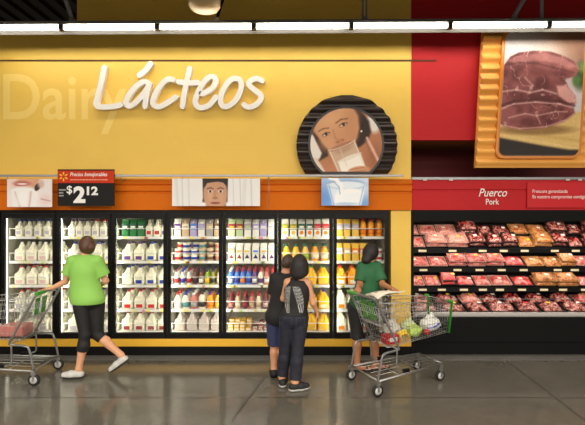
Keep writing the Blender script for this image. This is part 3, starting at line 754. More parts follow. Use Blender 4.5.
for k in range(7):
    xa, xz = xb(k)+0.002, xb(k+1)-0.002
    t = thing('glass_door_cooler', f'black framed glass door cooler, {ORD[k]} door from the left', 'cooler', ((xa+xz)/2, 0.4, zfb), 0, 'row of glass-door coolers')
    bm = BM()
    box(bm, xa, xz, 0.80, 0.86, zfb, zft-0.02); box(bm, xa, xz, 0.055, 0.80, zfb, zfb+0.05); box(bm, xa, xz, 0.055, 0.80, zft-0.06, zft-0.02)
    if k == 6: box(bm, xz-0.02, xz, 0.055, 0.8, zfb+0.05, zft-0.06)
    if k == 0: box(bm, xa, xa+0.02, 0.055, 0.8, zfb+0.05, zft-0.06)
    obj('cabinet', bm, LINER, t)
    bm = BM()
    for xm in (xa, xz): 
        s = 1 if xm == xa else -1
        box(bm, min(xm, xm+s*0.014), max(xm, xm+s*0.014), 0.0, 0.055, zfb, zft)
    box(bm, xa+0.014, xz-0.014, 0.0, 0.055, zft-0.05, zft); box(bm, xa+0.014, xz-0.014, 0.0, 0.055, zfb, zfb+0.025)
    obj('case_frame', bm, BLK, t)
    d0, d1, e0, e1 = xa+0.015, xz-0.015, zfb+0.027, zft-0.052
    bm = BM(); w = 0.034
    box(bm, d0, d0+w, -0.012, 0.04, e0, e1); box(bm, d1-w, d1, -0.012, 0.04, e0, e1)
    box(bm, d0+w, d1-w, -0.012, 0.04, e0, zob); box(bm, d0+w, d1-w, -0.012, 0.04, zot, e1)
    dr = obj('door', bm, BLK, t)
    bm = BM(); box(bm, d0+w, d1-w, 0.012, 0.018, zob, zot); obj('glass_pane', bm, GLASS, dr)
    bm = BM(); hx = d0+0.017; tube(bm, [(hx, -0.012, 0.95), (hx, -0.045, 0.97), (hx, -0.045, 1.38), (hx, -0.012, 1.40)], 0.009, 8); obj('handle', bm, BLK2, dr)
    bm = BM(); box(bm, xa+0.001, xa+0.034, 0.06, 0.078, zfb+0.08, zft-0.12); obj('lamp', bm, LED, t)
    bm = BM(); box(bm, xz-0.015, xz-0.001, 0.06, 0.09, zfb+0.08, zft-0.12); obj('lamp', bm, LED, t)
    for s in range(5):
        bm = BM(); zz = ZS[s]; sl = SLOPE.get((k, s), 0)
        if s < 4:
            prism_yz(bm, [(0.15, zz-0.012), (0.79, zz-0.012+0.64*sl), (0.79, zz+0.64*sl), (0.15, zz)], xa+0.022, xz-0.022)
        else: box(bm, xa+0.022, xz-0.022, 0.15, 0.79, zz-0.012, zz)
        sh = obj('shelf', bm, SHELFW, t)
        bm = BM(); box(bm, xa+0.022, xz-0.022, 0.135, 0.149, zz-0.034, zz+0.003); obj('price_rail', bm, SHELFW, sh)
        bm = BM(); tube(bm, [(xa+0.022, 0.138, zz+0.115), (xz-0.022, 0.138, zz+0.115)], 0.0055, 6)
        for q in range(2): 
            px_ = xa+0.03+q*(xz-xa-0.06); tube(bm, [(px_, 0.142, zz), (px_, 0.138, zz+0.115)], 0.004, 5)
        obj('guard_wire', bm, SHELFW, sh)
        if s < 4:
            for q in range(rnd.randint(2, 4) if k < 3 else rnd.randint(4, 6)):
                px_ = rnd.uniform(xa+0.06, xz-0.12); wd = rnd.choice((0.03, 0.04, 0.055))
                bm = BM(); box(bm, px_, px_+wd, 0.1322, 0.135, zz-0.031, zz-0.004)
                obj('price_tag', bm, TAGS[0 if rnd.random() < 0.55 else rnd.randint(0, 3)], sh)

# ---------------------------------------------------------------- products
COL = dict(white=(240, 238, 228), milk=(238, 235, 212), blue=(36, 60, 170), purple=(96, 46, 130), lilac=(186, 180, 198), red=(200, 32, 36), dred=(150, 34, 48), green=(30, 120, 60), dgreen=(20, 90, 60),
           orange=(240, 130, 20), yellow=(250, 200, 40), tan=(206, 178, 140), brown=(120, 76, 56), grey=(170, 164, 160), pink=(222, 190, 186), navy=(30, 32, 80), teal=(70, 140, 140), juice=(252, 196, 20), oj=(250, 166, 24),
           lav=(180, 168, 214), choc=(206, 194, 182), black=(36, 30, 32), cream=(236, 222, 190), sky=(70, 130, 220), burg=(110, 30, 50), lime=(150, 180, 40), rose=(206, 120, 110), olive=(150, 150, 50), pgreen=(190, 206, 160), gold=(226, 184, 70))
def cm(c): return mat('pack_'+c, COL[c], 0.35, coat=0.15)
MESH = {}
def mesh_of(key, fn, m):
    """shared mesh per shape and material"""
    kk = (key, m.name)
    if kk not in MESH:
        me = fn(); me.materials.clear(); me.materials.append(m); MESH[kk] = me
    return MESH[kk]
JUGRAW = {}
def jug_mesh(h=0.0062):
    return sdf_mesh('milk_jug', [('b', (0, 0, 0.082), (0.074, 0.074, 0.082), 0.022, 0, 0.0), ('c', (0, 0, 0.150), (0, 0, 0.205), 0.072, 0.036, 0.02), ('c', (0, 0, 0.2), (0, 0, 0.23), 0.03, 0.018, 0.02), ('c', (0.024, -0.03, 0.212), (0.03, -0.06, 0.186), 0.014, 0.014, 0.008), ('c', (0.03, -0.06, 0.186), (0.032, -0.062, 0.13), 0.014, 0.014, 0.01), ('c', (0, 0, 0.225), (0, 0, 0.244), 0.017, 0.017, 0.0)],
                    h, [], subs=[('c', (0.062, -0.078, 0.132), (0.05, -0.05, 0.19), 0.015, 0.010, 0), ('c', (0.002, -0.088, 0.132), (0.006, -0.056, 0.192), 0.014, 0.011, 0)], relax=1)
def cap_mesh(r=0.022, h=0.022, z=0.244):
    bm = BM(); lathe(bm, [(r*0.98, z-0.004), (r, z), (r*0.97, z+h*0.9), (r*0.85, z+h)], 12); return new_mesh('cap', bm, [])
def slab_mesh(w, h, d, z, y):
    bm = BM(); box(bm, -w/2, w/2, y-d, y, z, z+h); return new_mesh('label', bm, [])
def band_mesh(r, z0, z1):
    bm = BM(); lathe(bm, [(r, z0), (r, z1)], 14); return new_mesh('label', bm, [])
PROTO = {}
def mk(name, parts):
    """parts: list of (part name, key, builder, material name); the first is the thing itself"""
    root = None
    for pn, key, fn, c in parts:
        o = bpy.data.objects.new(pn, mesh_of(key, fn, cm(c) if isinstance(c, str) else c)); C.objects.link(o)
        if root is None: root = o; o.name = name
        else: o.parent = root
    return root
MILKM = mat('pack_milk', COL['milk'], 0.4, coat=0.1)
def P_jug(cap, lab, body='milk', half=False):
    def go():
        if half:
            def hj():
                me = jug_mesh(); me.transform(Matrix.Diagonal((0.66, 0.66, 0.92, 1))); return me
            return mk('milk_jug', [('b', 'halfjug', hj, body), ('cap', 'hcap', lambda: cap_mesh(0.02, 0.02, 0.224), cap), ('label', 'hlab', lambda: slab_mesh(0.062, 0.05, 0.0015, 0.03, -0.0488), lab)])
        return mk('milk_jug', [('b', 'jug', jug_mesh, body), ('cap', 'jcap', cap_mesh, cap)] + ([('label', 'jlab', lambda: slab_mesh(0.088, 0.050, 0.0015, 0.018, -0.0735), lab)] if lab else []))
    return go
def carton_mesh(z0, z1, w, gable):
    bm = BM()
    if gable:
        prism_yz(bm, [(-w/2, z0), (w/2, z0), (w/2, z1), (0.012, z1+0.045), (0.012, z1+0.062), (-0.012, z1+0.062), (-0.012, z1+0.045), (-w/2, z1)], -w/2, w/2)
    else: box(bm, -w/2, w/2, -w/2, w/2, z0, z1)
    return new_mesh('carton', bm, [])
def P_carton(lo, hi, spot=None, cap=None, w=0.094, spotshape='disc', band=None):
    def go():
        zt_ = 0.185
        def spot_m():
            bm = BM(); n = 14 if spotshape == 'disc' else 3; r = 0.029 if n > 3 else 0.04
            prism_xz(bm, [(r*math.cos(PI/2+2*PI*i/n), 0.055+r*math.sin(PI/2+2*PI*i/n)) for i in range(n)], -w/2-0.0016, -w/2); return new_mesh('emblem', bm, [])
        ps = [('c', f'carton{w}', lambda: carton_mesh(0, zt_, w, True), lo), ('upper_print', f'upper{w}', lambda: slab_mesh(w-0.002, 0.085, 0.0012, zt_-0.087, -w/2), hi)]
        if spot: ps.append(('emblem', f'spot{w}{spotshape}', spot_m, spot))
        if band: ps.append(('label', f'cband{w}', lambda: slab_mesh(w*0.7, 0.026, 0.0016, zt_-0.06, -w/2-0.0012), band))
        if cap: ps.append(('cap', 'ccap', lambda: (lambda me: (me.transform(Matrix.Translation((0, -0.026, 0.207)) @ Matrix.Rotation(0.75, 4, 'X')), me)[1])(cap_mesh(0.014, 0.014, 0)), cap))
        return mk('drink_carton', ps)
    return go
def P_bottle(body, cap, lab, shape='round', name='drink_bottle', r=0.036, h=0.21):
    PR = {'round': [(0.9, 0), (1, 0.03), (1, 0.60), (0.8, 0.72), (0.45, 0.84), (0.38, 0.9)], 'carafe': [(0.92, 0), (1, 0.03), (1.02, 0.42), (0.8, 0.62), (0.52, 0.8), (0.42, 0.86), (0.44, 0.9)],
          'slim': [(0.9, 0), (1, 0.04), (1, 0.5), (0.82, 0.62), (0.6, 0.78), (0.42, 0.9)], 'square': [(0.95, 0), (1, 0.02), (1, 0.68), (0.9, 0.76), (0.5, 0.88), (0.42, 0.9)]}
    def go():
        def bmesh_():
            bm = BM(); lathe(bm, [(a*r, b*h) for a, b in PR[shape]], 14); return new_mesh(name, bm, [])
        cr = r*(0.5 if shape != 'carafe' else 0.6)
        ps = [('b', f'bot{shape}{r}{h}', bmesh_, body), ('cap', f'bcap{cr}{h}', lambda: cap_mesh(cr, h*0.12, h*0.895), cap)]
        if lab: ps.append(('label', f'blab{r}{h}{shape}', lambda: band_mesh(r*1.025, h*0.12, h*0.42), lab))
        return mk(name, ps)
    return go
def P_tub(body, lid, band, r=0.048, h=0.085):
    def go():
        def tb():
            bm = BM(); lathe(bm, [(r*0.82, 0), (r*0.85, 0.002), (r, h*0.9)], 16); return new_mesh('tub', bm, [])
        def ld():
            bm = BM(); lathe(bm, [(r*1.04, h*0.89), (r*1.05, h*0.97), (r*0.98, h)], 16); return new_mesh('lid', bm, [])
        def bd():
            bm = BM(); lathe(bm, [(r*0.90, h*0.22), (r*0.975, h*0.66)], 16); return new_mesh('label', bm, [])
        return mk('dairy_tub', [('t', f'tub{r}{h}', tb, body), ('lid', f'lid{r}{h}', ld, lid), ('label', f'tband{r}{h}', bd, band)])
    return go
def P_block(body, lab, w=0.075, d=0.11, h=0.045, name='cheese_block'):
    def go():
        def bk():
            bm = BM(); box(bm, -w/2, w/2, -d/2, d/2, 0, h); bmesh.ops.bevel(bm, geom=bm.edges[:], offset=0.006, segments=2, affect='EDGES'); return new_mesh(name, bm, [])
        return mk(name, [('b', f'blk{w}{d}{h}', bk, body), ('label', f'blklab{w}{h}', lambda: slab_mesh(w*0.7, h*0.6, 0.0015, h*0.2, -d/2), lab)])
    return go

def put(kind, key, go, desc, cat, x, y, z, k, s, row, i, grp, rx=0.0, lay=''):
    if key not in PROTO: o = PROTO[key] = go()
    else: o = copy_tree(PROTO[key])
    o.location = (x, y, z); o.rotation_euler = (rx, 0, rnd.uniform(-0.06, 0.06))
    rw = 'front' if row == 0 else (ORD[row])
    lab = f'{desc}, {rw} row{lay}, {ORD[i]} from left, {SHN[s]} shelf, {ORD[k]} glass door'
    tag(o, lab, cat, grp)
def J(cap, lab, half=False, body='milk'):
    nm = {'pgreen': 'pale'}.get(body, {'juice': 'yellow juice', 'oj': 'orange juice', 'choc': 'tan'}.get(body, 'white'))
    d = f'{nm} jug with {cap} cap' if body in ('juice', 'oj', 'choc') else f'milk jug with {cap} cap'
    return ('jug', ('J', cap, lab, half, body), P_jug(cap, lab, body, half), d, 'jug', 0.05 if half else 0.076)
def CT(lo, hi, spot=None, cap=None, shape='disc', band=None, w=0.094):
    return ('carton', ('C', lo, hi, spot, cap, shape, band, w), P_carton(lo, hi, spot, cap, w, shape, band), f'{SAY.get(hi, hi)} topped carton', 'carton', w/2)
def B(body, cap, lab, shape='round', r=0.036, h=0.21):
    return ('bottle', ('B', body, cap, lab, shape, r, h), P_bottle(body, cap, lab, shape, 'drink_bottle', r, h), f'{SAY.get(body, body)} bottle with {SAY.get(cap, cap)} cap', 'bottle', r)
def T(body, lid, band, r=0.048, h=0.085):
    return ('tub', ('T', body, lid, band, r, h), P_tub(body, lid, band, r, h), f'{SAY.get(band, band)} dairy tub', 'tub', r)
SAY = dict(dred='red', dgreen='green', oj='orange', juice='yellow', lav='lavender', choc='tan', burg='burgundy', sky='blue', lime='yellow-green', navy='navy', milk='white', pgreen='pale-green', gold='golden')
F_ = lambda it, n: [it]*n
SPEC = {
 (0,0): (F_(J('blue','lilac',True),5), 2), (0,1): (F_(J('white','pink'),4), 2), (0,2): (F_(J('red','pink'),4), 3), (0,3): (F_(J('red','lilac'),4), 3), (0,4): (F_(J('white','lilac'),4), 3),
 (1,0): ([J('purple','lilac',True)]*3+[J('red','lilac',True)]*3, 2), (1,1): (F_(J('blue','lilac'),4), 2), (1,2): (F_(J('blue','lilac'),4), 3), (1,3): (F_(J('blue','lilac'),4), 3), (1,4): (F_(J('blue','lilac'),4), 3),
 (2,0): ([CT('green','dgreen',None,None,'disc','white')]*3+[J('white','red',True)]*2+[J('white','blue',True)]*1, 2), (2,1): ([J('purple','purple')]*2+[J('blue','blue')]*2, 2), (2,2): ([J('blue',None)]+[J('blue','blue')]*3, 3), (2,3): (F_(J('red','red'),4), 3), (2,4): (F_(J('red','dred'),4), 3),
 (3,0): ([CT('white','purple',None,'white','disc','white'),CT('tan','cream',None,'white','disc','grey'),CT('lav','sky',None,'white','disc','white'),CT('white','lav',None,'white','disc','lilac'),CT('grey','tan',None,'white','disc','cream'),CT('tan','brown',None,'white','disc','cream')], 2),
 (3,1): ('tubs', [('cream','white','red'),('cream','white','blue'),('white','white','blue'),('tan','cream','teal'),('tan','cream','brown'),('tan','cream','rose')]),
 (3,2): ([B('white','burg','red','slim',0.033),B('white','blue','blue','slim',0.033),B('white','dred','red','slim',0.033),B('brown','burg','black','slim',0.033),B('brown','navy','white','slim',0.033),B('lime','navy','yellow','slim',0.033),B('olive','navy','black','slim',0.033),B('tan','burg','cream','slim',0.033)], 4),
 (3,3): ([B('milk','red','white','round',0.052,0.225),B('milk','blue','teal','round',0.052,0.225),B('rose','white','grey','round',0.052,0.225),B('milk','black','black','round',0.052,0.235),B('oj','purple','orange','round',0.048,0.225),B('gold','navy','yellow','round',0.048,0.225)], 3),
 (3,4): (F_(J('white',None,False,'choc'),4), 3),
 (4,0): ([CT('pgreen','dred',None,None,'disc','gold')]*2+[CT('white','grey',None,'white','disc','pgreen'),CT('white','lav',None,'white','disc','white'),CT('lav','lav',None,'white','disc','white'),CT('white','white',None,'white','disc','lilac')], 2),
 (4,1): ([CT('white','tan','red',None,'tri','cream'),CT('white','white','dred',None,'tri','gold'),CT('white','white','navy',None,'tri','gold'),CT('white','white','navy',None,'tri','sky'),CT('white','white','purple',None,'tri','gold'),CT('white','white','purple',None,'tri','pink')], 2),
 (4,2): ([B('sky','white','white'),B('sky','red','blue'),B('sky','red','orange'),B('sky','red','blue'),B('purple','red','white'),B('milk','red','purple'),B('rose','red','white'),B('burg','red','purple')], 4),
 (4,3): ([B('burg','dred','rose'),B('tan','red','cream'),B('burg','red','dred'),B('rose','red','tan'),B('cream','red','tan'),B('burg','dred','pink'),B('gold','red','cream')], 3),
 (4,4): ('cheese', None),
 (5,0): ([CT('white','olive','gold',None,'disc','gold')]*2+[CT('white','dgreen','orange',None,'disc','white')]*2+[CT('white','red','orange',None,'disc','rose')]*2, 2),
 (5,1): ([B('juice','dgreen','gold','carafe',0.055,0.235)]*2+[B('gold','dgreen','lime','carafe',0.055,0.235)]+[B('oj','dgreen','cream','carafe',0.055,0.235)]*2, 2),
 (5,2): (F_(J('green','gold',False,'juice'),4), 2), (5,3): (F_(J('blue','cream',False,'juice'),4), 2), (5,4): (F_(J('blue','gold',False,'juice'),4), 3),
 (6,0): ([CT('gold','grey',None,None,'disc','lilac')]*3+[B('oj','red','orange','square',0.043,0.25)]*3, 2),
 (6,1): ([CT('gold','white',None,None,'disc','grey'),CT('gold','tan',None,None,'disc','white'),CT('gold','orange',None,None,'disc','white'),CT('gold','rose',None,None,'disc','cream'),CT('gold','rose',None,None,'disc','cream'),'tubs'], 2),
 (6,2): ([J('red','white',False,'oj')]*3+['tubs'], 2), (6,3): (F_(J('white','orange'),4), 2), (6,4): (F_(J('white','orange'),4), 3),
}
GRPN = {'jug': 'jugs in the coolers', 'carton': 'cartons in the coolers', 'bottle': 'bottles in the coolers', 'tub': 'tubs in the coolers'}
def tubstack(k, s, i, x, y, z, cols, row, n=3):
    it = T(*cols); h = 0.0855
    for q in range(n):
        put(it[0], it[1], it[2], it[3], it[4], x, y, z+q*h, k, s, row, i, GRPN['tub'], lay=(' ' + ['low', 'middle', 'upper'][q]))
for (k, s), (items, rows) in SPEC.items():
    x0, x1 = xb(k)+0.045, xb(k+1)-0.035; z = ZS[s]+0.0006; sl = SLOPE.get((k, s), 0)
    if k < 3: x0 += 0.02; x1 += 0.01
    if items == 'tubs':
        n = len(rows)
        for i, c in enumerate(rows):
            x = x0+(x1-x0)*(i+0.5)/n
            for r in range(2): tubstack(k, s, i, x+rnd.uniform(-.003, .003), 0.21+r*0.11, z, c, r, 3 if r else 2+(i % 2))
        continue
    if items == 'cheese':
        it = ('CH', P_block('gold', 'cream'), 'yellow cheese block'); n = 0
        for i in range(4):
            for q in range(2 if i != 2 else 3):
                if i == 3 and q: continue
                x = x0+0.045+i*0.084
                put('cheese', it[0], it[1], it[2], 'cheese', x, 0.22, z+q*0.0455, k, s, 0, i, 'cheese blocks in the fifth cooler', lay=' '+['low', 'middle', 'upper'][q])
            for q in range(3):
                put('cheese', it[0], it[1], it[2], 'cheese', x0+0.045+i*0.084, 0.36, z+q*0.0455, k, s, 1, i, 'cheese blocks in the fifth cooler', lay=' '+['low', 'middle', 'upper'][q])
        kinds = [('PK1', P_block('rose', 'cream', 0.07, 0.16, 0.022, 'food_pack'), 'pink flat food pack'), ('PK2', P_block('grey', 'rose', 0.07, 0.16, 0.022, 'food_pack'), 'grey flat food pack'), ('PK3', P_block('burg', 'cream', 0.07, 0.16, 0.022, 'food_pack'), 'burgundy flat food pack')]
        for i in range(4):
            for r in range(2):
                for q in range(3+r):
                    kd = kinds[(i+q+r) % 3]
                    put('pack', kd[0], kd[1], kd[2], 'pack', x0+0.40+i*0.077, 0.245+r*0.175, z+q*0.0225, k, s, r, i, 'flat packs in the fifth cooler', lay=' '+['lowest', 'low', 'middle', 'upper'][q])
        continue
    n = len(items)
    big = items[0][5] if items[0] != 'tubs' else 0.05
    for i, it in enumerate(items):
        x = x0+(x1-x0)*(i+0.5)/n
        if it == 'tubs':
            for r in range(2): tubstack(k, s, i, x, 0.212+r*0.11, z, ('white', 'white', 'red' if i % 2 else 'green'), r, 2)
            continue
        hw = it[5]
        for r in range(rows):
            y = 0.158+hw+0.006+r*(2*hw+0.012)
            if it[0] == 'jug' and not it[1][3]: y = 0.158+hw+r*0.162
            yy = y+rnd.uniform(-0.002, 0.004)
            put(it[0], it[1], it[2], it[3], it[4], x+rnd.uniform(-0.004, 0.004), yy, z+(yy-0.15)*sl+(hw*sl if sl else 0)*0, k, s, r, i, GRPN[it[0]], rx=math.atan(sl))

# ================================================================ meat case
mx0, mx1 = XC+0.004, 4.75
t = thing('meat_case', 'long black open meat case with stocked shelves under a red header', 'display case', ((mx0+mx1)/2, 0.45, 0))
zA = Z(221)
bm = BM()
box(bm, mx0, mx0+0.035, 0, 0.94, 0.0, ztop); box(bm, mx1-0.035, mx1, 0, 0.94, 0, ztop)
box(bm, mx0+0.035, mx1-0.035, 0.86, 0.94, 0.0, ztop)
box(bm, mx0+0.035, mx1-0.035, 0.0, 0.03, zA, ztop); box(bm, mx0+0.035, mx1-0.035, 0.03, 0.86, zA+0.08, ztop); box(bm, mx0+0.035, mx1-0.035, 0.012, 0.86, 0.19, Z(317)); box(bm, mx0+0.035, mx1-0.035, 0.05, 0.8, 0.0, 0.19)
body = obj('body', bm, BLK2, t)
zt_h = Z(180)
bm = BM(); prism_yz(bm, [(0.0, ztop+0.001), (0.30, ztop+0.001), (0.30, zt_h), (-0.012, zt_h), (-0.012, Z(189.2)), (0.006, Z(189.7)), (0.006, Z(190.7)), (-0.004, Z(191.2))], mx0, mx1)
hdr = obj('header', bm, RED, t)
obj('lettering', text_mesh('Puerco', X(478.3), X(506.5), Z(196.6), Z(188.6), -0.018, 0.003, shear=0.3, bold=0.004, m=LETW), None, hdr)
obj('lettering', text_mesh('Pork', X(485.5), X(498.6), Z(204.6), Z(198.8), -0.014, 0.003, bold=0.004, m=LETW), None, hdr)
bm = BM(); box(bm, mx0+0.035, mx1-0.035, -0.03, 0.012, Z(315.6), Z(312.2)); box(bm, mx0+0.035, mx1-0.035, 0.0, 0.02, Z(317), Z(312.2)); obj('bumper', bm, mat('bumper_grey', (176, 172, 168), 0.35), t, bev=0.005)
bm = BM(); box(bm, mx0+0.05, mx1-0.05, 0.045, 0.085, zA+0.045, zA+0.075); obj('lamp', bm, lamp_mat('case_lamp', (255, 236, 218), 26), t)
rail2 = thing('ledge_rail', 'grey metal rail on top of the red header', 'rail', ((mx0+mx1)/2, 0.0, zt_h))
bm = BM(); box(bm, mx0, mx1, -0.03, 0.05, zt_h+0.0005, Z(177.2)); obj('rail', bm, GRY, rail2, bev=0.004)
for px in (424, 450, 566, 578):
    bm = BM(); box(bm, X(px)-0.025, X(px)+0.025, -0.045, -0.03, zt_h-0.012, zt_h+0.014); obj('clip', bm, mat('clip_white', (200, 198, 196), 0.4), rail2)
# slogan panel on the right
y = -0.03
t2 = thing('slogan_panel', 'bright red panel with two small white lines of text', 'sign', (X(580, y), y, Z(207, y)))
bm = BM(); box(bm, X(527.3, y), mx1-0.02, y, y+0.012, Z(207.6, y), Z(182.6, y)); pn = obj('panel', bm, RED2, t2)
obj('lettering', text_mesh('Frescura garantizada', X(532.6, y), X(567.5, y), Z(193.8, y), Z(189.6, y), y-0.002, 0.002, m=LETW), None, t2)
obj('lettering', text_mesh('Es nuestro compromiso contigo.', X(532.6, y), X(586.5, y), Z(199.4, y), Z(195, y), y-0.002, 0.002, m=LETW), None, t2)

MEATS = {
 'pale': ramp_mat('pale_pork', [(0.30, (190, 70, 64)), (0.46, (224, 130, 116)), (0.56, (234, 184, 166)), (0.70, (204, 92, 80))], 16, 0.28, 0.7, 1.5),
 'pink': ramp_mat('pink_pork', [(0.30, (164, 44, 46)), (0.48, (206, 84, 80)), (0.58, (228, 158, 144)), (0.70, (180, 52, 52))], 14, 0.28, 0.7, 1.2),
 'red': ramp_mat('red_pork', [(0.34, (196, 46, 50)), (0.52, (214, 72, 72)), (0.68, (236, 150, 140))], 9, 0.25, 0.8, 0.8),
 'dark': ramp_mat('dark_pork', [(0.32, (74, 22, 20)), (0.48, (132, 44, 40)), (0.58, (214, 150, 136)), (0.70, (110, 34, 32))], 13, 0.25, 0.8, 1.6),
 'orange': ramp_mat('breaded_pork', [(0.32, (118, 54, 28)), (0.45, (196, 108, 54)), (0.55, (228, 168, 100)), (0.66, (166, 54, 42))], 22, 0.3, 0.6, 1.0),
}
TRAYW = mat('tray_foam', (206, 158, 146), 0.5); TRAYB = mat('tray_black', (30, 26, 26), 0.4); TRAYY = mat('tray_yellow', (188, 140, 84), 0.4)
STK = [mat('sticker_white', (244, 240, 230), 0.4), mat('sticker_yellow', (244, 206, 60), 0.4), mat('sticker_red', (206, 36, 40), 0.4)]
def tray_mesh(w, l):
    bm = BM(); h = 0.026
    a = [(-w/2+0.012, -l/2+0.012), (w/2-0.012, -l/2+0.012), (w/2-0.012, l/2-0.012), (-w/2+0.012, l/2-0.012)]; b = [(-w/2, -l/2), (w/2, -l/2), (w/2, l/2), (-w/2, l/2)]
    va = [bm.verts.new((x, y, 0)) for x, y in a]; vb = [bm.verts.new((x, y, h)) for x, y in b]; vi = [bm.verts.new((x*0.94, y*0.93, h)) for x, y in b]; vj = [bm.verts.new((x*0.94, y*0.93, 0.006)) for x, y in a]
    bm.faces.new(va[::-1]); bm.faces.new(vj)
    for p, q in ((va, vb), (vb, vi), (vi, vj)):
        for i in range(4): bm.faces.new((p[i], p[(i+1) % 4], q[(i+1) % 4], q[i]))
    return new_mesh('tray', bm, [])
def meat_mesh(w, l, seed, hmax):
    r = random.Random(seed); bm = BM(); nx, ny = 12, 9; lumps = [(r.uniform(-.4, .4)*w, r.uniform(-.4, .4)*l, r.uniform(.2, .42)*l) for _ in range(6)]
    V = []
    for j in range(ny+1):
        row = []
        for i in range(nx+1):
            u, v = -1+2*i/nx, -1+2*j/ny; x, y = u*w*0.455*(1-0.04*v*v), v*l*0.45*(1-0.05*u*u)
            e = max(0, 1-abs(u)**6)*max(0, 1-abs(v)**6)
            z = 0.02+e*(0.010+hmax*max([math.exp(-((x-a)**2+(y-b)**2)/(c*c)) for a, b, c in lumps]))+r.uniform(-.002, .002)*e
            row.append(bm.verts.new((x, y, z)))
        V.append(row)
    for j in range(ny):
        for i in range(nx): bm.faces.new((V[j][i], V[j][i+1], V[j+1][i+1], V[j+1][i])).smooth = True
    lo = [V[0][i] for i in range(nx+1)]+[V[j][nx] for j in range(1, ny+1)]+[V[ny][i] for i in range(nx-1, -1, -1)]+[V[j][0] for j in range(ny-1, 0, -1)]
    dn = [bm.verts.new((v.co.x*0.9, v.co.y*0.9, 0.0075)) for v in lo]; n = len(lo)
    for i in range(n): bm.faces.new((lo[(i+1) % n], lo[i], dn[i], dn[(i+1) % n]))
    bm.faces.new(dn[::-1])
    return new_mesh('meat', bm, [])
MPROTO = {}
DESC = {'pale': 'pale pink marbled meat pack', 'pink': 'pink fat-streaked meat pack', 'red': 'bright red meat pack', 'dark': 'dark red meat pack', 'orange': 'orange seasoned meat pack'}
mrnd = random.Random(11); mcount = [0]
def meat_pack(kind, x, y, z, tilt, w, l, yaw, lab, hmax=0.03, sticker=True):
    var = (kind, round(w, 2), round(l, 2), mrnd.randint(0, 2), round(hmax, 2))
    if var not in MPROTO:
        tm = TRAYB if kind in ('red', 'dark') else (TRAYY if kind == 'orange' else TRAYW)
        me = tray_mesh(w, l); me.materials.append(tm); r = bpy.data.objects.new('meat_pack', me); C.objects.link(r)
        me = meat_mesh(w, l, hash(var[3]*7+int(w*100)) % 999, hmax); me.materials.append(MEATS[kind]); m = bpy.data.objects.new('meat', me); C.objects.link(m); m.parent = r
        if sticker:
            bm = BM(); sx = mrnd.uniform(-0.25, 0.2)*w; zc_ = 0.032+hmax; box(bm, sx, sx+0.05, -0.01, 0.025, zc_-0.004, zc_); me = new_mesh('sticker', bm, STK[mrnd.choice((0, 0, 1, 2)) if kind != 'orange' else mrnd.choice((0, 1))]); s_ = bpy.data.objects.new('sticker', me); C.objects.link(s_); s_.parent = r
        MPROTO[var] = r; o = r
    else: o = copy_tree(MPROTO[var])
    o.location = (x, y, z); o.rotation_euler = (tilt, 0, 0)
    if yaw: o.rotation_euler = (Matrix.Rotation(tilt, 3, 'X') @ Matrix.Rotation(yaw, 3, 'Z')).to_euler()
    tag(o, lab, 'meat', 'packs in the meat case')
SH = [('top', 0.34, Z(249.5, 0.34), math.radians(40), 0.60), ('second', 0.28, Z(268.6, 0.28), math.radians(33), 0.42), ('third', 0.22, Z(288.3, 0.22), math.radians(31), 0.42)]
def kind_at(px, s):
    if s == 0: return 'pale' if px < 458 else ('dark' if px < 512 else ('orange' if px < 552 else 'dark'))
    if s == 1: return 'pink' if px < 503 else ('red' if px < 530 else ('orange' if px < 566 else 'pink'))
    if s == 2: return mrnd.choice(('pink', 'red')) if px < 533 else ('orange' if px < 574 else 'red')
    return mrnd.choice(('dark', 'dark', 'pale', 'pink'))
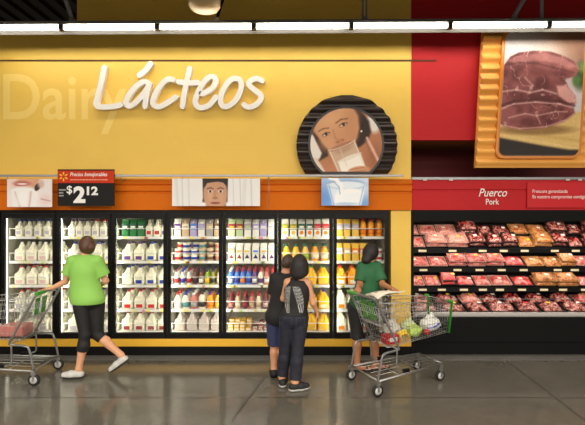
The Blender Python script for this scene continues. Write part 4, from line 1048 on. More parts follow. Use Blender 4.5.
for si, (sn, yf_, zf_, th, Ls) in enumerate(SH):
    c_, s_ = math.cos(th), math.sin(th)
    bm = BM(); prism_yz(bm, [(yf_, zf_-0.02), (yf_+Ls*c_, zf_-0.02+Ls*s_), (yf_+Ls*c_, zf_+Ls*s_), (yf_, zf_)], mx0+0.036, mx1-0.036)
    sh = obj('shelf', bm, BLK2, t)
    bm = BM(); box(bm, mx0+0.036, mx1-0.036, yf_-0.012, yf_+0.006, zf_-0.052, zf_+0.016); obj('price_rail', bm, BLK, sh)
    bm = BM(); box(bm, mx0+0.06, mx1-0.06, yf_+0.03, yf_+0.045, zf_-0.012, zf_-0.006)
    for v in bm.verts: v.co.z += 0.0
    if si < 3: obj('lamp', bm, lamp_mat('added_shelf_glow', (255, 232, 214), 14), sh)  # glowing strip added under each shelf front to brighten the meat
    px = 417+mrnd.uniform(0, 3)
    while px < 600:
        xx = X(px, yf_); bm = BM(); box(bm, xx, xx+0.115, yf_-0.016, yf_-0.0125, zf_-0.034, zf_-0.004); obj('price_ticket', bm, TICKET, sh)
        px += mrnd.choice((17, 19, 21, 22, 34) if si else (20, 21, 24, 30))
    x = mx0+0.045; i = 0; tiers = 2 if si == 0 else 1
    for tr in range(tiers):
        x = mx0+0.045; i = 0
        while x < mx1-0.2:
            w = mrnd.choice((0.22, 0.26, 0.30)); 
            if x+w > mx1-0.04: break
            l = 0.22; pxm = 292.5+(x+w/2)*FOC/(CAMD+yf_+0.15); kd = kind_at(pxm, si)
            d = 0.026+l/2+tr*0.27+mrnd.uniform(0, 0.025); up = 0.001
            lab = f'{DESC[kd]}, {ORD[min(i, 14)]} from left, ' + (f'{"front" if tr == 0 else "rear"} tier of top meat shelf' if si == 0 else f'{sn} meat shelf')
            extra = 0.0
            meat_pack(kd, x+w/2, yf_+d*c_-up*s_, zf_+d*s_+up*c_, th+extra, w, l, mrnd.uniform(-0.02, 0.02), lab)
            # a second pack lying on the first now and then
            if mrnd.random() < 0.45:
                lab2 = f'{DESC[kd]}, lying on {ORD[min(i, 14)]} pack from left, ' + (f'{"front" if tr == 0 else "rear"} tier, top meat shelf' if si == 0 else f'{sn} meat shelf')
                d2 = d+0.01; up2 = 0.068
                meat_pack(kd, x+w/2+mrnd.uniform(-.003, .003), yf_+d2*c_-up2*s_, zf_+d2*s_+up2*c_, th, w, l, mrnd.uniform(-0.02, 0.02), lab2)
            x += w+mrnd.uniform(0.010, 0.020); i += 1
# bottom deck
th = math.radians(16); c_, s_ = math.cos(th), math.sin(th); yf_, zf_ = 0.03, Z(314.5, 0.03)
bm = BM(); prism_yz(bm, [(yf_, zf_-0.03), (yf_+0.8*c_, zf_-0.03), (yf_+0.8*c_, zf_+0.8*s_), (yf_, zf_)], mx0+0.036, mx1-0.036); obj('bottom_deck', bm, BLK2, t)
bm = BM(); tube(bm, [(mx0+0.036, 0.02, Z(299, 0.02)), (mx1-0.036, 0.02, Z(299, 0.02))], 0.004, 6); obj('guard_glass_edge', bm, GRY, t)
x = mx0+0.045; i = 0
for tr in range(2):
    x = mx0+0.045; i = 0
    while x < mx1-0.3:
        w = mrnd.choice((0.30, 0.36))
        if x+w > mx1-0.05: break
        kd = kind_at(0, 3); l = 0.24; d = 0.03+l/2+tr*0.27+mrnd.uniform(0, 0.02)
        meat_pack(kd, x+w/2, yf_+d*c_, zf_+d*s_+0.001, th, w, l, mrnd.uniform(-0.1, 0.1), f'{DESC[kd]}, {ORD[min(i, 14)]} from left, {"front" if tr == 0 else "rear"} row of bottom meat deck', 0.07)
        x += w+mrnd.uniform(0.01, 0.05); i += 1
# ================================================================ shopping carts
def cart(label, loc, rotz):
    t = thing('shopping_cart', label, 'shopping cart', loc, rotz, 'shopping carts')
    W0, W1 = 0.255, 0.205
    def wid(L): return W0+(W1-W0)*max(0, min(1, L))
    RT, RB, FT, FB = (0.02, 1.01), (0.17, 0.50), (1.13, 0.955), (1.10, 0.555)       # (L, z) rear/front, top/bottom
    def side(u, v, s):
        Lb, zb_ = RB[0]+(FB[0]-RB[0])*u, RB[1]+(FB[1]-RB[1])*u; Lt, zt_ = RT[0]+(FT[0]-RT[0])*u, RT[1]+(FT[1]-RT[1])*u
        L, z = Lb+(Lt-Lb)*v, zb_+(zt_-zb_)*v
        return (L, s*(wid(L)-0.03*(1-v)), z)
    bm = BM(); q = 0.0023
    for s in (-1, 1):
        n = 25
        for i in range(n+1): tube(bm, [side(i/n, 0, s), side(i/n, 0.86, s)], q, 4)
        for v in (0.0, 0.16, 0.34, 0.52, 0.70, 0.86): tube(bm, [side(0, v, s), side(1, v, s)], q*1.25, 4)
    for u in (0.0, 1.0):
        for i in range(1, 12):
            f = -1+2*i/12; a, b = side(u, 0, 1), side(u, 0.86, 1); tube(bm, [(a[0], f*a[1], a[2]), (b[0], f*b[1], b[2])], q, 4)
        for v in (0.0, 0.2, 0.45, 0.7, 0.86): tube(bm, [side(u, v, -1), side(u, v, 1)], q*1.2, 4)
    for i in range(0, 22): tube(bm, [side(i/21, 0, -1), side(i/21, 0, 1)], q, 4)
    for i in range(1, 8):
        f = -1+2*i/8; a, b = side(0, 0, 1), side(1, 0, 1); tube(bm, [(a[0], f*a[1], a[2]), (b[0], f*b[1], b[2])], q*1.1, 4)
    obj('basket', bm, CHROME, t, world=False)
    bm = BM(); tube(bm, [side(0, 1, -1), side(1, 0.92, -1), side(1, 0.92, 1), side(0, 1, 1)], 0.0065, 6); tube(bm, [side(0, .86, -1), side(1, .86, -1)], 0.004, 5); tube(bm, [side(0, .86, 1), side(1, .86, 1)], 0.004, 5)
    for i in range(0, 26):
        for s in (-1, 1): tube(bm, [side(i/25, 0.86, s), side(i/25, 1-0.08*i/25, s)], q, 4)
    obj('top_rim', bm, CHROME, t, world=False)
    FRM = mat('zinc_tube', (150, 150, 148), 0.3, metal=0.75)
    bm = BM()
    for s in (-1, 1):
        w = 0.262*s
        tube(bm, smooth_path([(-0.03, w, 1.05), (0.02, w, 0.97), (0.27, w*0.97, 0.53), (0.285, w*0.95, 0.475)], 5), 0.0135, 8)
        tube(bm, smooth_path([(0.285, w*0.95, 0.475), (0.22, w*0.95, 0.462), (0.10, w, 0.455), (0.055, w, 0.41), (0.0, w, 0.17)], 5), 0.0125, 8)
        tube(bm, smooth_path([(0.275, w*0.93, 0.46), (0.27, w*0.93, 0.30), (0.285, w*0.93, 0.235), (0.36, w*0.90, 0.215)], 5), 0.010, 8)
        tube(bm, [(0.0, w, 0.165), (0.45, w*0.91, 0.185), (0.98, w*0.76, 0.20)], 0.0125, 8)
        box(bm, -0.025, 0.025, w-0.02, w+0.02, 0.125, 0.17); wf = w*0.76
        box(bm, 0.935, 0.975, wf-0.018, wf+0.018, 0.12, 0.20)
        for o in (-0.022, 0.018): box(bm, -0.012, 0.012, w+o, w+o+0.004, 0.055, 0.14); box(bm, 0.94, 0.965, wf+o, wf+o+0.004, 0.05, 0.13)
    tube(bm, [(0.98, -0.199, 0.20), (0.98, 0.199, 0.20)], 0.0125, 8); tube(bm, [(0.0, -0.262, 0.175), (0.0, 0.262, 0.175)], 0.010, 8); tube(bm, [(0.285, -0.25, 0.475), (0.285, 0.25, 0.475)], 0.010, 8)
    obj('chassis', bm, FRM, t, world=False)
    bm = BM()
    for i in range(1, 5): f = -1+2*i/5; tube(bm, [(0.06, f*0.25, 0.182), (0.96, f*0.195, 0.205)], 0.0035, 5)
    for L in (0.30, 0.62): tube(bm, [(L, -0.255+0.06*L, 0.18+0.024*L), (L, 0.255-0.06*L, 0.18+0.024*L)], 0.0035, 4)
    obj('lower_rack', bm, CHROME, t, world=False)
    for s in (-1, 1):
        bm = BM(); box(bm, 0.355, 0.455, s*0.232-0.016, s*0.232+0.016, 0.198, 0.232); obj('bumper_block', bm, BLK2, t, world=False, bev=0.005)
    bm = BM(); lathe(bm, [(0.015, -0.275), (0.0175, -0.26), (0.0175, 0.26), (0.015, 0.275)], 12, -0.035, 0, axis='y', cz=1.06); hd_ = obj('handle', bm, FRM, t, world=False)
    bm = BM(); lathe(bm, [(0.0195, 0.10), (0.021, 0.11), (0.021, 0.268), (0.019, 0.278)], 12, -0.035, 0, axis='y', cz=1.06); obj('green_grip', bm, GREENP, hd_, world=False)
    for s in (-1, 1):
        a, b = side(1, -0.02, s), side(1, 0.95, s); bm = BM(); tube(bm, [(a[0]+0.005, a[1], a[2]), (b[0]+0.005, b[1], b[2]), (b[0]-0.05, b[1]+0.002*s, b[2]+0.006)], 0.016, 8); obj('corner_guard', bm, GREENP, t, world=False)
    bm = BM()
    for i in range(9): f = -0.2+0.05*i; tube(bm, [(0.24, f, 0.72), (0.30, f, 1.0)], 0.0028, 4); tube(bm, [(0.24, f, 0.72), (0.09, f, 0.74)], 0.0028, 4)
    for z, L in ((0.72, 0.24), (0.86, 0.27), (1.0, 0.30)): tube(bm, [(L, -0.23, z), (L, 0.23, z)], 0.004, 5)
    st = obj('child_seat', bm, CHROME, t, world=False)
    for yy in (-0.055, 0.085):
        bm = BM(); prism_yz(bm, [(yy-0.04, 0.78), (yy+0.04, 0.78), (yy+0.05, 0.98), (yy-0.05, 0.98)], 0.076, 0.086)
        for v in bm.verts: v.co.x -= (v.co.z-0.76)*0.12
        obj('seat_flap', bm, mat('leaf_green_plastic', (62, 130, 40), 0.4), st, world=False, bev=0.004)
    for (L, w, r, m) in ((0.0, -0.262, 0.066, 'w'), (0.0, 0.262, 0.066, 'w'), (0.945, -0.199, 0.062, 'w'), (0.945, 0.199, 0.062, 'w')):
        bm = BM(); lathe(bm, [(r*0.62, -0.014), (r*0.97, -0.015), (r, -0.009), (r, 0.009), (r*0.97, 0.015), (r*0.62, 0.014)], 22, L, w, axis='y', cz=r+0.001); wh = obj('wheel', bm, RUBBER, t, world=False)
        bm = BM(); lathe(bm, [(0.012, -0.018), (r*0.3, -0.017), (r*0.64, -0.0145), (r*0.64, 0.0145), (r*0.3, 0.017), (0.012, 0.018)], 18, L, w, axis='y', cz=r+0.001); obj('hub', bm, mat('hub_grey', (186, 184, 180), 0.4), wh, world=False)
    return t
CA = math.atan2(0.423, 0.906); CX, CY = 0.8135, -1.13
cart('silver wire shopping cart holding grocery bags and newspaper, beside woman in dark green', (CX, CY, 0), CA)
C2X, C2Y = -2.985, -0.80
cart('silver wire shopping cart cut off by left edge of the photo', (C2X, C2Y, 0), PI)
def cw(L, W, z, cx=CX, cy=CY, a=CA): return (cx+L*math.cos(a)-W*math.sin(a), cy+L*math.sin(a)+W*math.cos(a), z)

# groceries
def blob(name, prims, m, label, cat, group, loc, rotz=0, h=0.006, bump=0.0, **kw):
    me = sdf_mesh(name, prims, h, m, relax=1, **kw)
    if bump:
        r = np.random.RandomState(len(label)); 
        ks = r.randn(14, 3)*45; phs = r.rand(14)*6.3
        for v in me.vertices:
            p = np.array(v.co[:]); f = np.abs(np.sin(ks@p+phs)).mean()-0.62
            v.co = v.co+v.normal*(bump*f*2.2)
    zmin = min(v.co.z for v in me.vertices); me.transform(Matrix.Translation((0, 0, -zmin)))
    o = obj(name, me, None, None); o.location = loc; o.rotation_euler = (0, 0, rotz)
    return tag(o, label, cat, group)
BAG = mat('plastic_bag', (228, 228, 222), 0.3, coat=0.4); BAGG = mat('greenish_bag', (198, 212, 160), 0.3, coat=0.4)
G1 = 'groceries in the right cart'
zb_ = lambda L: 0.505+0.066*(L-0.17)+0.004
def bagp(w, d, h): return [('e', (0, 0, h*0.45), (w/2, d/2, h*0.5), 0, 0), ('e', (w*.2, d*.1, h*0.35), (w*.34, d*.36, h*.38), 0, .03), ('e', (-w*.22, -d*.1, h*0.35), (w*.3, d*.36, h*.36), 0, .03), ('c', (0.01, 0, h*0.8), (w*0.12, 0, h*1.25), 0.045, 0.012, 0.03), ('c', (-0.03, 0, h*0.8), (-w*0.14, 0.01, h*1.12), 0.035, 0.010, 0.03)]
o = blob('grocery_bag', bagp(0.25, 0.20, 0.155), BAG, 'white plastic grocery bag at the front end of the right cart', 'grocery bag', G1, cw(0.93, -0.05, zb_(0.93)), CA, bump=0.03)
bm = BM(); tube(bm, smooth_path([(-0.11, -0.075, 0.06), (-0.03, -0.104, 0.075), (0.06, -0.10, 0.11)], 4), 0.009, 6); obj('blue_stripe', bm, mat('print_blue', (40, 76, 190), 0.4), o, world=False)
blob('grocery_bag', bagp(0.19, 0.16, 0.12), BAGG, 'pale green plastic grocery bag low in the middle of the right cart', 'grocery bag', G1, cw(0.70, 0.07, zb_(0.70)), CA, bump=0.02)
blob('grocery_bag', bagp(0.20, 0.20, 0.15), mat('clear_bag', (204, 200, 192), 0.25, coat=0.5), 'greyish plastic grocery bag behind the child seat of the right cart', 'grocery bag', G1, cw(0.44, 0.06, zb_(0.44)), CA, bump=0.025)
blob('lettuce', [('e', (0, 0, 0.07), (0.075, 0.07, 0.07), 0, 0), ('e', (0.03, -0.02, 0.09), (0.05, 0.05, 0.045), 0, .01), ('e', (-0.035, -0.02, 0.06), (0.045, 0.05, 0.05), 0, .01)], mat('lettuce_green', (176, 204, 96), 0.5, var=0.25, scale=30), 'pale green lettuce head in the middle of the right cart', 'lettuce', G1, cw(0.63, -0.115, zb_(0.63)), 0, bump=0.012)
def pack(name, w, d, h, m, label, cat, grp, loc, rotz, rx=0.0):
    bm = BM(); box(bm, -w/2, w/2, -d/2, d/2, 0, h); o = obj(name, bm, m, None, bev=0.008); o.location = loc; o.rotation_euler = (rx, 0, rotz); return tag(o, label, cat, grp)
o = pack('food_pack', 0.17, 0.12, 0.10, mat('pack_red2', (176, 36, 40), 0.35), 'red food pack behind the child seat of the right cart', 'food pack', G1, cw(0.27, -0.13, zb_(0.3)), CA)
bm = BM(); box(bm, -0.05, 0.05, -0.062, -0.0602, 0.03, 0.075); obj('label', bm, PW, o, world=False)
def banana(bm, k): tube(bm, [(0.075*math.cos(a), 0.025*k+0.01*math.sin(3*a), 0.02+0.085*math.sin(a)-0.02*abs(k)) for a in np.linspace(0.25, 2.7, 9)], 0.018, 8)
bm = BM()
for k in (-1, 0, 1): banana(bm, k)
o = obj('banana_bunch', bm, mat('banana_yellow', (232, 196, 50), 0.45), None); o.location = cw(0.455, -0.125, zb_(0.47)); o.rotation_euler = (0, 0, CA); tag(o, 'yellow banana bunch on the near side of the right cart', 'bananas', G1)
bm = BM(); tube(bm, [(-0.066, 0, 0.05), (-0.085, 0, 0.075)], 0.010, 6); obj('stem', bm, mat('stem_brown', (96, 84, 40), 0.6), o, world=False)
for k, (L, W, r) in enumerate(((0.785, -0.15, 0.036), (0.745, -0.07, 0.033))):
    bm = BM(); lathe(bm, [(r*math.sin(a), r-r*math.cos(a)) for a in np.linspace(0.15, PI-0.15, 9)], 14); o = obj('tomato', bm, mat('tomato_red', (196, 52, 36), 0.3, coat=0.4), None); o.location = cw(L, W, zb_(L)+0.001); tag(o, ('bigger' if k == 0 else 'smaller') + ' red tomato between the bags in the right cart', 'tomato', G1)
# newspaper over the child seat
bm = BM(); N = 10; tops = []
for side_ in (0, 1):
    rows = []
    for j in range(N+1):
        u = j/N; row = []
        for i in range(N+1):
            v = i/N; zz = 0.018*math.sin(u*5.2)+0.028*math.sin(v*4.0+u*2)+0.05*u
            row.append(bm.verts.new((-0.19+0.38*u, -0.15+0.30*v, zz+(0.012 if side_ else 0))))
        rows.append(row)
    for j in range(N):
        for i in range(N):
            f = bm.faces.new((rows[j][i], rows[j+1][i], rows[j+1][i+1], rows[j][i+1])); f.smooth = True
            if side_ and (i+2*j) % 5 == 0 and 1 < i < 9: f.material_index = 1
            if side_ and 3 <= j <= 5 and 5 <= i <= 7: f.material_index = 2
    tops.append(rows)
A, B_ = tops
for i in range(N):
    bm.faces.new((A[0][i], A[0][i+1], B_[0][i+1], B_[0][i])); bm.faces.new((A[N][i+1], A[N][i], B_[N][i], B_[N][i+1])); bm.faces.new((A[i+1][0], A[i][0], B_[i][0], B_[i+1][0])); bm.faces.new((A[i][N], A[i+1][N], B_[i+1][N], B_[i][N]))
o = obj('newspaper', bm, [mat('newsprint', (222, 212, 194), 0.7), mat('newsprint_ink', (140, 134, 128), 0.7), mat('newsprint_orange', (206, 140, 90), 0.7)], None); o.location = cw(0.205, -0.09, 1.05); o.rotation_euler = (0, 0, CA); tag(o, 'open newspaper lying across the child seat of the right cart', 'newspaper')
# left cart
G2 = 'groceries in the left cart'
pack('food_pack', 0.30, 0.22, 0.12, mat('pack_rose2', (196, 120, 110), 0.4), 'dusty pink food pack in the left cart', 'food pack', G2, (-3.35, -0.82, 0.528), 0.0)
pack('food_pack', 0.26, 0.20, 0.10, mat('pack_cream2', (214, 196, 164), 0.4), 'cream food pack in the left cart', 'food pack', G2, (-3.90, -0.79, 0.555), 0.0)
blob('grocery_bag', bagp(0.24, 0.2, 0.17), BAG, 'white plastic grocery bag beside the cream pack in the left cart', 'grocery bag', G2, (-3.63, -0.89, 0.54), 0.0, bump=0.02)

# ================================================================ people
def hand(w, d, n, s=1.0, curl=0.5, thumb=1):
    w, d, n = Vector(w), Vector(d).normalized(), Vector(n); n = (n-d*n.dot(d)).normalized(); sd = d.cross(n); P = []
    for i in range(4):
        b = w+d*(0.082-0.006*abs(i-1.2))*s+sd*(i-1.5)*0.0195*s
        P.append(('c', w+d*0.01*s+sd*(i-1.5)*0.010*s, b, 0.014*s, 0.0115*s, 0.010))
        ln = (0.066, 0.075, 0.070, 0.054)[i]*s; p = b; a = curl*0.35
        for f, r in ((0.45, 0.0092), (0.30, 0.0085), (0.25, 0.0075)):
            q = p+(d*math.cos(a)+n*math.sin(a))*ln*f; P.append(('c', p, q, r*s, (r-0.0008)*s, 0.003)); p = q; a += curl*(0.9+0.1*i)
    b = w+d*0.018*s-sd*thumb*0.018*s; td = (d*0.72-sd*thumb*0.62+n*0.35).normalized(); m = b+td*0.045*s
    P.append(('c', b, m, 0.014*s, 0.0105*s, 0.010)); td2 = (td+n*0.4+sd*thumb*0.35).normalized(); P.append(('c', m, m+td2*0.032*s, 0.0100*s, 0.0085*s, 0.003))
    return P
def fdir(yaw): return Vector((math.sin(yaw), -math.cos(yaw), 0))
def head_prims(c, yaw, s=1.0):
    c = Vector(c); f = fdir(yaw); sd = Vector((f.y, -f.x, 0)); u = Vector((0, 0, 1))
    return [('e', c, (0.074*s, 0.094*s, 0.100*s), yaw, 0), ('e', c+f*0.028*s-u*0.058*s, (0.056*s, 0.062*s, 0.066*s), yaw, 0.03), ('c', c+f*0.086*s+u*0.006*s, c+f*0.102*s-u*0.028*s, 0.008*s, 0.0125*s, 0.012),
            ('e', c+f*0.084*s-u*0.062*s, (0.024*s, 0.010*s, 0.010*s), yaw, 0.008), ('e', c+sd*0.075*s-u*0.014*s, (0.010*s, 0.020*s, 0.031*s), yaw, 0.006), ('e', c-sd*0.075*s-u*0.014*s, (0.010*s, 0.020*s, 0.031*s), yaw, 0.006)]
def V3(p): return Vector(p)
def limb(a, b, c, r0, r1, r2, infl=0.0, k=0.02):
    return [('c', a, b, r0+infl, r1+infl, k), ('c', b, c, r1+infl, r2+infl, k)]
def person(label, loc, J, skin, parts, headyaw, hs=1.0, rs=1.0, hands=None, h=0.0075, legs=(0.082, 0.055, 0.036), bust=0.0):
    t = thing('person', label, 'person', loc)
    J = {k: Vector(v) if len(v) == 3 and not isinstance(v[0], tuple) else v for k, v in J.items()}
    sh = 0.006
    P = [('e', J['chest'][0], [q-sh for q in J['chest'][1]], J.get('tyaw', 0) if not isinstance(J.get('tyaw', 0), Vector) else 0, 0.0),
         ('e', J['waist'][0], [q-sh for q in J['waist'][1]], 0, 0.05), ('e', J['pelvis'][0], [q-sh for q in J['pelvis'][1]], 0, 0.05),
         ('c', V3(J['neck']), V3(J['headc'])-Vector((0, 0, 0.03)), 0.052*hs, 0.048*hs, 0.03)]
    hp = head_prims(J['headc'], headyaw, hs); P += [hp[0]]+hp[1:]
    for s in 'LR':
        P += [('c', V3(J['neck'])-Vector((0, 0, 0.03)), J['sh'+s], 0.05*rs, 0.046*rs, 0.04)]
        P += limb(J['sh'+s], J['el'+s], J['wr'+s], 0.046*rs, 0.038*rs, 0.026*rs)
        P += limb(J['hip'+s], J['kn'+s], J['an'+s], *[q*rs for q in legs])
        kn, an = V3(J['kn'+s]), V3(J['an'+s]); cf = kn.lerp(an, 0.32); P.append(('c', cf+Vector(J.get('calf', (0, -0.012, 0))), kn.lerp(an, 0.55), legs[1]*rs*1.0, legs[2]*rs*1.1, 0.02))
        he, to = V3(J['heel'+s]), V3(J['toe'+s]); P += [('c', an, he, legs[2]*rs, 0.03, 0.02), ('c', he, to-(to-he).normalized()*0.032, 0.032, 0.022, 0.02)]
        d, n, cu, th = hands[s]; P += hand(J['wr'+s], d, n, rs*0.98, cu, th)
    b = obj('body', sdf_mesh('body', P, h, mat(*skin) if isinstance(skin, tuple) else skin, relax=1), None, t, world=False)
    f = fdir(headyaw); sd = Vector((f.y, -f.x, 0)); hc = V3(J['headc'])
    for s in (-1, 1):
        bm = BM(); c = hc+f*0.083*hs+sd*0.031*s*hs+Vector((0, 0, -0.004)); lathe(bm, [(0.0095*math.sin(a), -0.0095*math.cos(a)) for a in np.linspace(0.1, PI-0.1, 7)], 12); me = new_mesh('eye', bm, mat('eye_dark', (40, 28, 24), 0.2)); me.transform(Matrix.Translation(c)); obj('eye', me, None, b, world=False)
    bm = BM(); lathe(bm, [(0.006*math.sin(a), -0.006*math.cos(a)) for a in np.linspace(0.1, PI-0.1, 7)], 10); me = new_mesh('mouth', bm, mat('lip', (170, 90, 80), 0.4)); me.transform(Matrix.Translation(hc+f*0.090*hs-Vector((0, 0, 0.062*hs))) @ Matrix.Rotation(headyaw, 4, 'Z') @ Matrix.Diagonal((3.6, 0.9, 1, 1))); obj('mouth', me, None, b, world=False)
    for nm, prims, m, kw in parts(J, rs, legs):
        o = obj(nm, sdf_mesh(nm, prims, kw.pop('h', h), m, relax=kw.pop('relax', 1), **{k: v for k, v in kw.items() if k in ('cuts', 'subs')}), None, t, world=False)
        if 'paint' in kw: kw['paint'](o)
        if 'label' in kw: o['label'] = kw['label']
        if 'sole' in kw:
            sp, sm, cuts = kw['sole']; obj('sole', sdf_mesh('sole', sp, 0.006, sm, cuts=cuts), None, o, world=False)
    return t
def torso(J, infl, pel=True):
    r = [('e', J['chest'][0], [q+infl for q in J['chest'][1]], 0, 0.0), ('e', J['waist'][0], [q+infl for q in J['waist'][1]], 0, 0.06)]
    if pel: r.append(('e', J['pelvis'][0], [q+infl+0.004 for q in J['pelvis'][1]], 0, 0.06))
    return r
def sleeve(J, s, frac, rs, infl, drop=0.0):
    a, b = V3(J['sh'+s]), V3(J['el'+s]); return [('c', V3(J['neck'])-Vector((0, 0, 0.045)), a, 0.05*rs+infl, 0.05*rs+infl, 0.03), ('f', a, a.lerp(b, frac), 0.052*rs+infl, 0.05*rs+infl+drop, 0.02)]
def leg_pr(J, s, upto, legs, rs, infl, flare=0.0):
    hp, kn, an = V3(J['hip'+s]), V3(J['kn'+s]), V3(J['an'+s]); l = [q*rs+infl for q in legs]
    cf = kn.lerp(an, 0.32)+Vector(J.get('calf', (0, -0.012, 0)))
    if upto <= 1: return [('f', hp, hp.lerp(kn, upto), l[0], l[0]+(l[1]-l[0])*upto+flare, 0.02)]
    r = [('c', hp, kn, l[0], l[1], 0.02), ('f', kn, kn.lerp(an, upto-1), l[1], l[1]+(l[2]-l[1])*(upto-1)+flare, 0.02)]
    if upto > 1.3: r.append(('f', cf, kn.lerp(an, min(0.55, upto-1)), l[1]*1.02, l[2]*1.1+(l[1]-l[2]*1.1)*max(0, 0.55-upto+1)/0.23, 0.03))
    return r
def shoe(J, s, m, sm, high=0.09, fat=1.0, label=None):
    he, to, an = V3(J['heel'+s]), V3(J['toe'+s]), V3(J['an'+s]); d = (to-he).normalized(); n = Vector((0, 0, 1)); n = (n-d*n.dot(d)).normalized()
    a = he+d*0.0; mid = he.lerp(to, 0.5); P = [('c', a+n*0.006, mid+n*0.008, 0.043*fat, 0.046*fat, 0), ('c', mid, to-d*0.035, 0.046*fat, 0.036*fat, 0.02), ('f', he+d*0.03+n*0.02, an.lerp(he+d*0.03, 0.35), 0.044*fat, 0.042*fat, 0.02)]
    S = [('c', a, mid, 0.048*fat, 0.051*fat, 0), ('c', mid, to-d*0.035, 0.051*fat, 0.041*fat, 0.01)]
    base = he-n*0.038; up = he-n*0.012
    kw = dict(cuts=[(base+n*0.006, -n)], h=0.006, sole=(S, sm, [(base, -n), (up, n)]))
    if label: kw['label'] = label
    return ('shoe', P, m, kw)
def hair_cap(c, yaw, s, grow=0.012, low=-0.02):
    """hair over the skull, open at the face"""
    c = Vector(c); f = fdir(yaw); return [('e', c-f*0.008*s+Vector((0, 0, 0.006)), (0.076*s+grow, 0.094*s+grow, 0.100*s+grow), yaw, 0)], [(c+f*0.055*s, f+Vector((0, 0, -0.9)))]
SK1 = ('skin_tan', (206, 148, 110), 0.55); SK2 = ('skin_brown', (178, 120, 84), 0.55); SK3 = ('skin_light', (212, 156, 120), 0.55)
BLKT = mat('black_jersey', (22, 21, 23), 0.75, bump=0.15, scale=12); DEN = mat('dark_denim', (31, 34, 52), 0.75, var=0.18, scale=10, bump=0.2); DEN2 = mat('navy_denim', (44, 52, 86), 0.75, var=0.15, scale=10)
LIME = mat('lime_jersey', (140, 196, 88), 0.7, bump=0.25, scale=7); DGR = mat('bottle_green_jersey', (28, 92, 52), 0.7, bump=0.25, scale=8)
HBL = mat('black_hair', (24, 18, 17), 0.6, bump=0.4, scale=30); HBR = mat('brown_hair', (62, 45, 34), 0.5, bump=0.4, scale=40); HAU = mat('auburn_hair', (84, 54, 38), 0.5, bump=0.4, scale=30)

# --- girl in the winged top
def wing_paint(o):
    me = o.data; at = me.color_attributes.new('print', 'FLOAT_COLOR', 'POINT'); cols = []
    for v in me.vertices:
        x, y, z = v.co; c = (20, 19, 21)
        if v.normal.y < -0.05:
            for top, bot, w0, sg in ((-0.050, -0.050, 0.026, -1), (0.038, 0.098, 0.036, 1)):
                t_ = (z-0.872)/(1.165-0.872)
                if 0 <= t_ <= 1:
                    cx = bot+(top-bot)*t_+0.014*sg*math.sin(t_*PI); w = w0*(0.5+0.75*math.sin(min(1, t_*1.15)*PI*0.62)); e = (x-cx)/w
                    if abs(e) < 1:
                        fe = math.sin(z*170+abs(e)*4*sg+3*math.sin(e*4))*0.7+0.9*math.sin(x*310-z*230*sg)+0.7*math.sin(x*520+z*390)
                        if t_ < 0.28: fe = math.sin(e*7.5+1.2)*1.6-0.2+abs(e)*0.3
                        if fe > -0.1: c = (178, 176, 172) if fe > 0.5 else (108, 107, 106)
        cols.append(lin(c))
    at.data.foreach_set('color', np.array(cols, np.float32).ravel()); me.materials.clear(); me.materials.append(vc_mat('winged_print_jersey', 0.75))
def jeans_paint(o):
    """back pockets, yoke and seam stitching of the jeans"""
    me = o.data; at = me.color_attributes.new('print', 'FLOAT_COLOR', 'POINT'); cols = []
    for v in me.vertices:
        x, y, z = v.co; c = np.array((25, 27, 40), float)
        c *= 1+0.14*math.sin(z*47+x*31)*math.sin(z*23-x*57)
        if v.normal.y < 0.1:
            for px0, px1 in ((-0.105, -0.008), (0.042, 0.138)):
                d = max(abs(x-(px0+px1)/2)-(px1-px0)/2, abs(z-0.765)-0.055)
                if abs(d) < 0.005: c = np.array((40, 42, 58), float)
            if abs(x-0.016) < 0.005 and z > 0.68: c = np.array((15, 17, 26), float)
            if abs(z-0.84) < 0.005: c = np.array((40, 42, 58), float)
        cols.append(lin(c))
    at.data.foreach_set('color', np.array(cols, np.float32).ravel()); me.materials.clear(); me.materials.append(vc_mat('stitched_denim', 0.8))
def girl_parts(J, rs, legs):
    out = [('tank_top', torso(J, 0.012)+[('c', (0.0, 0.0, 1.15), (-0.005, 0, 1.225), 0.045, 0.035, 0.03), ('c', (0.12, 0.0, 1.15), (0.128, -0.005, 1.225), 0.045, 0.035, 0.03)], BLKT, dict(cuts=[((0, 0, 0.835), (0, 0, -1)), ((0, 0, 1.255), (0, 0, 1))], h=0.006, paint=wing_paint, label='black sleeveless top with pale feathered wings print'))]
    out.append(('jeans', [('e', J['pelvis'][0], [q+0.012 for q in J['pelvis'][1]], 0, 0)]+leg_pr(J, 'L', 1.93, legs, rs, 0.013, 0.012)+leg_pr(J, 'R', 1.93, legs, rs, 0.013, 0.012), DEN, dict(cuts=[((0, 0, 0.875), (0, 0, 1))], h=0.006, paint=jeans_paint)))
    WS = mat('white_sole', (190, 188, 184), 0.6); BS = mat('black_suede', (24, 23, 24), 0.7)
    out += [shoe(J, 'L', BS, WS, fat=1.05), shoe(J, 'R', BS, WS, fat=1.05)]
    pr, cu = hair_cap(J['headc'], GY, 0.93, 0.016)
    out.append(('hair', pr+[('e', (0.076, -0.035, 1.39), (0.106, 0.095, 0.10), 0, 0.03), ('e', (0.078, -0.05, 1.315), (0.112, 0.08, 0.095), 0, 0.03)], HBL, dict(cuts=cu, label='shoulder-length straight black hair')))
    return out
GY = PI-0.35
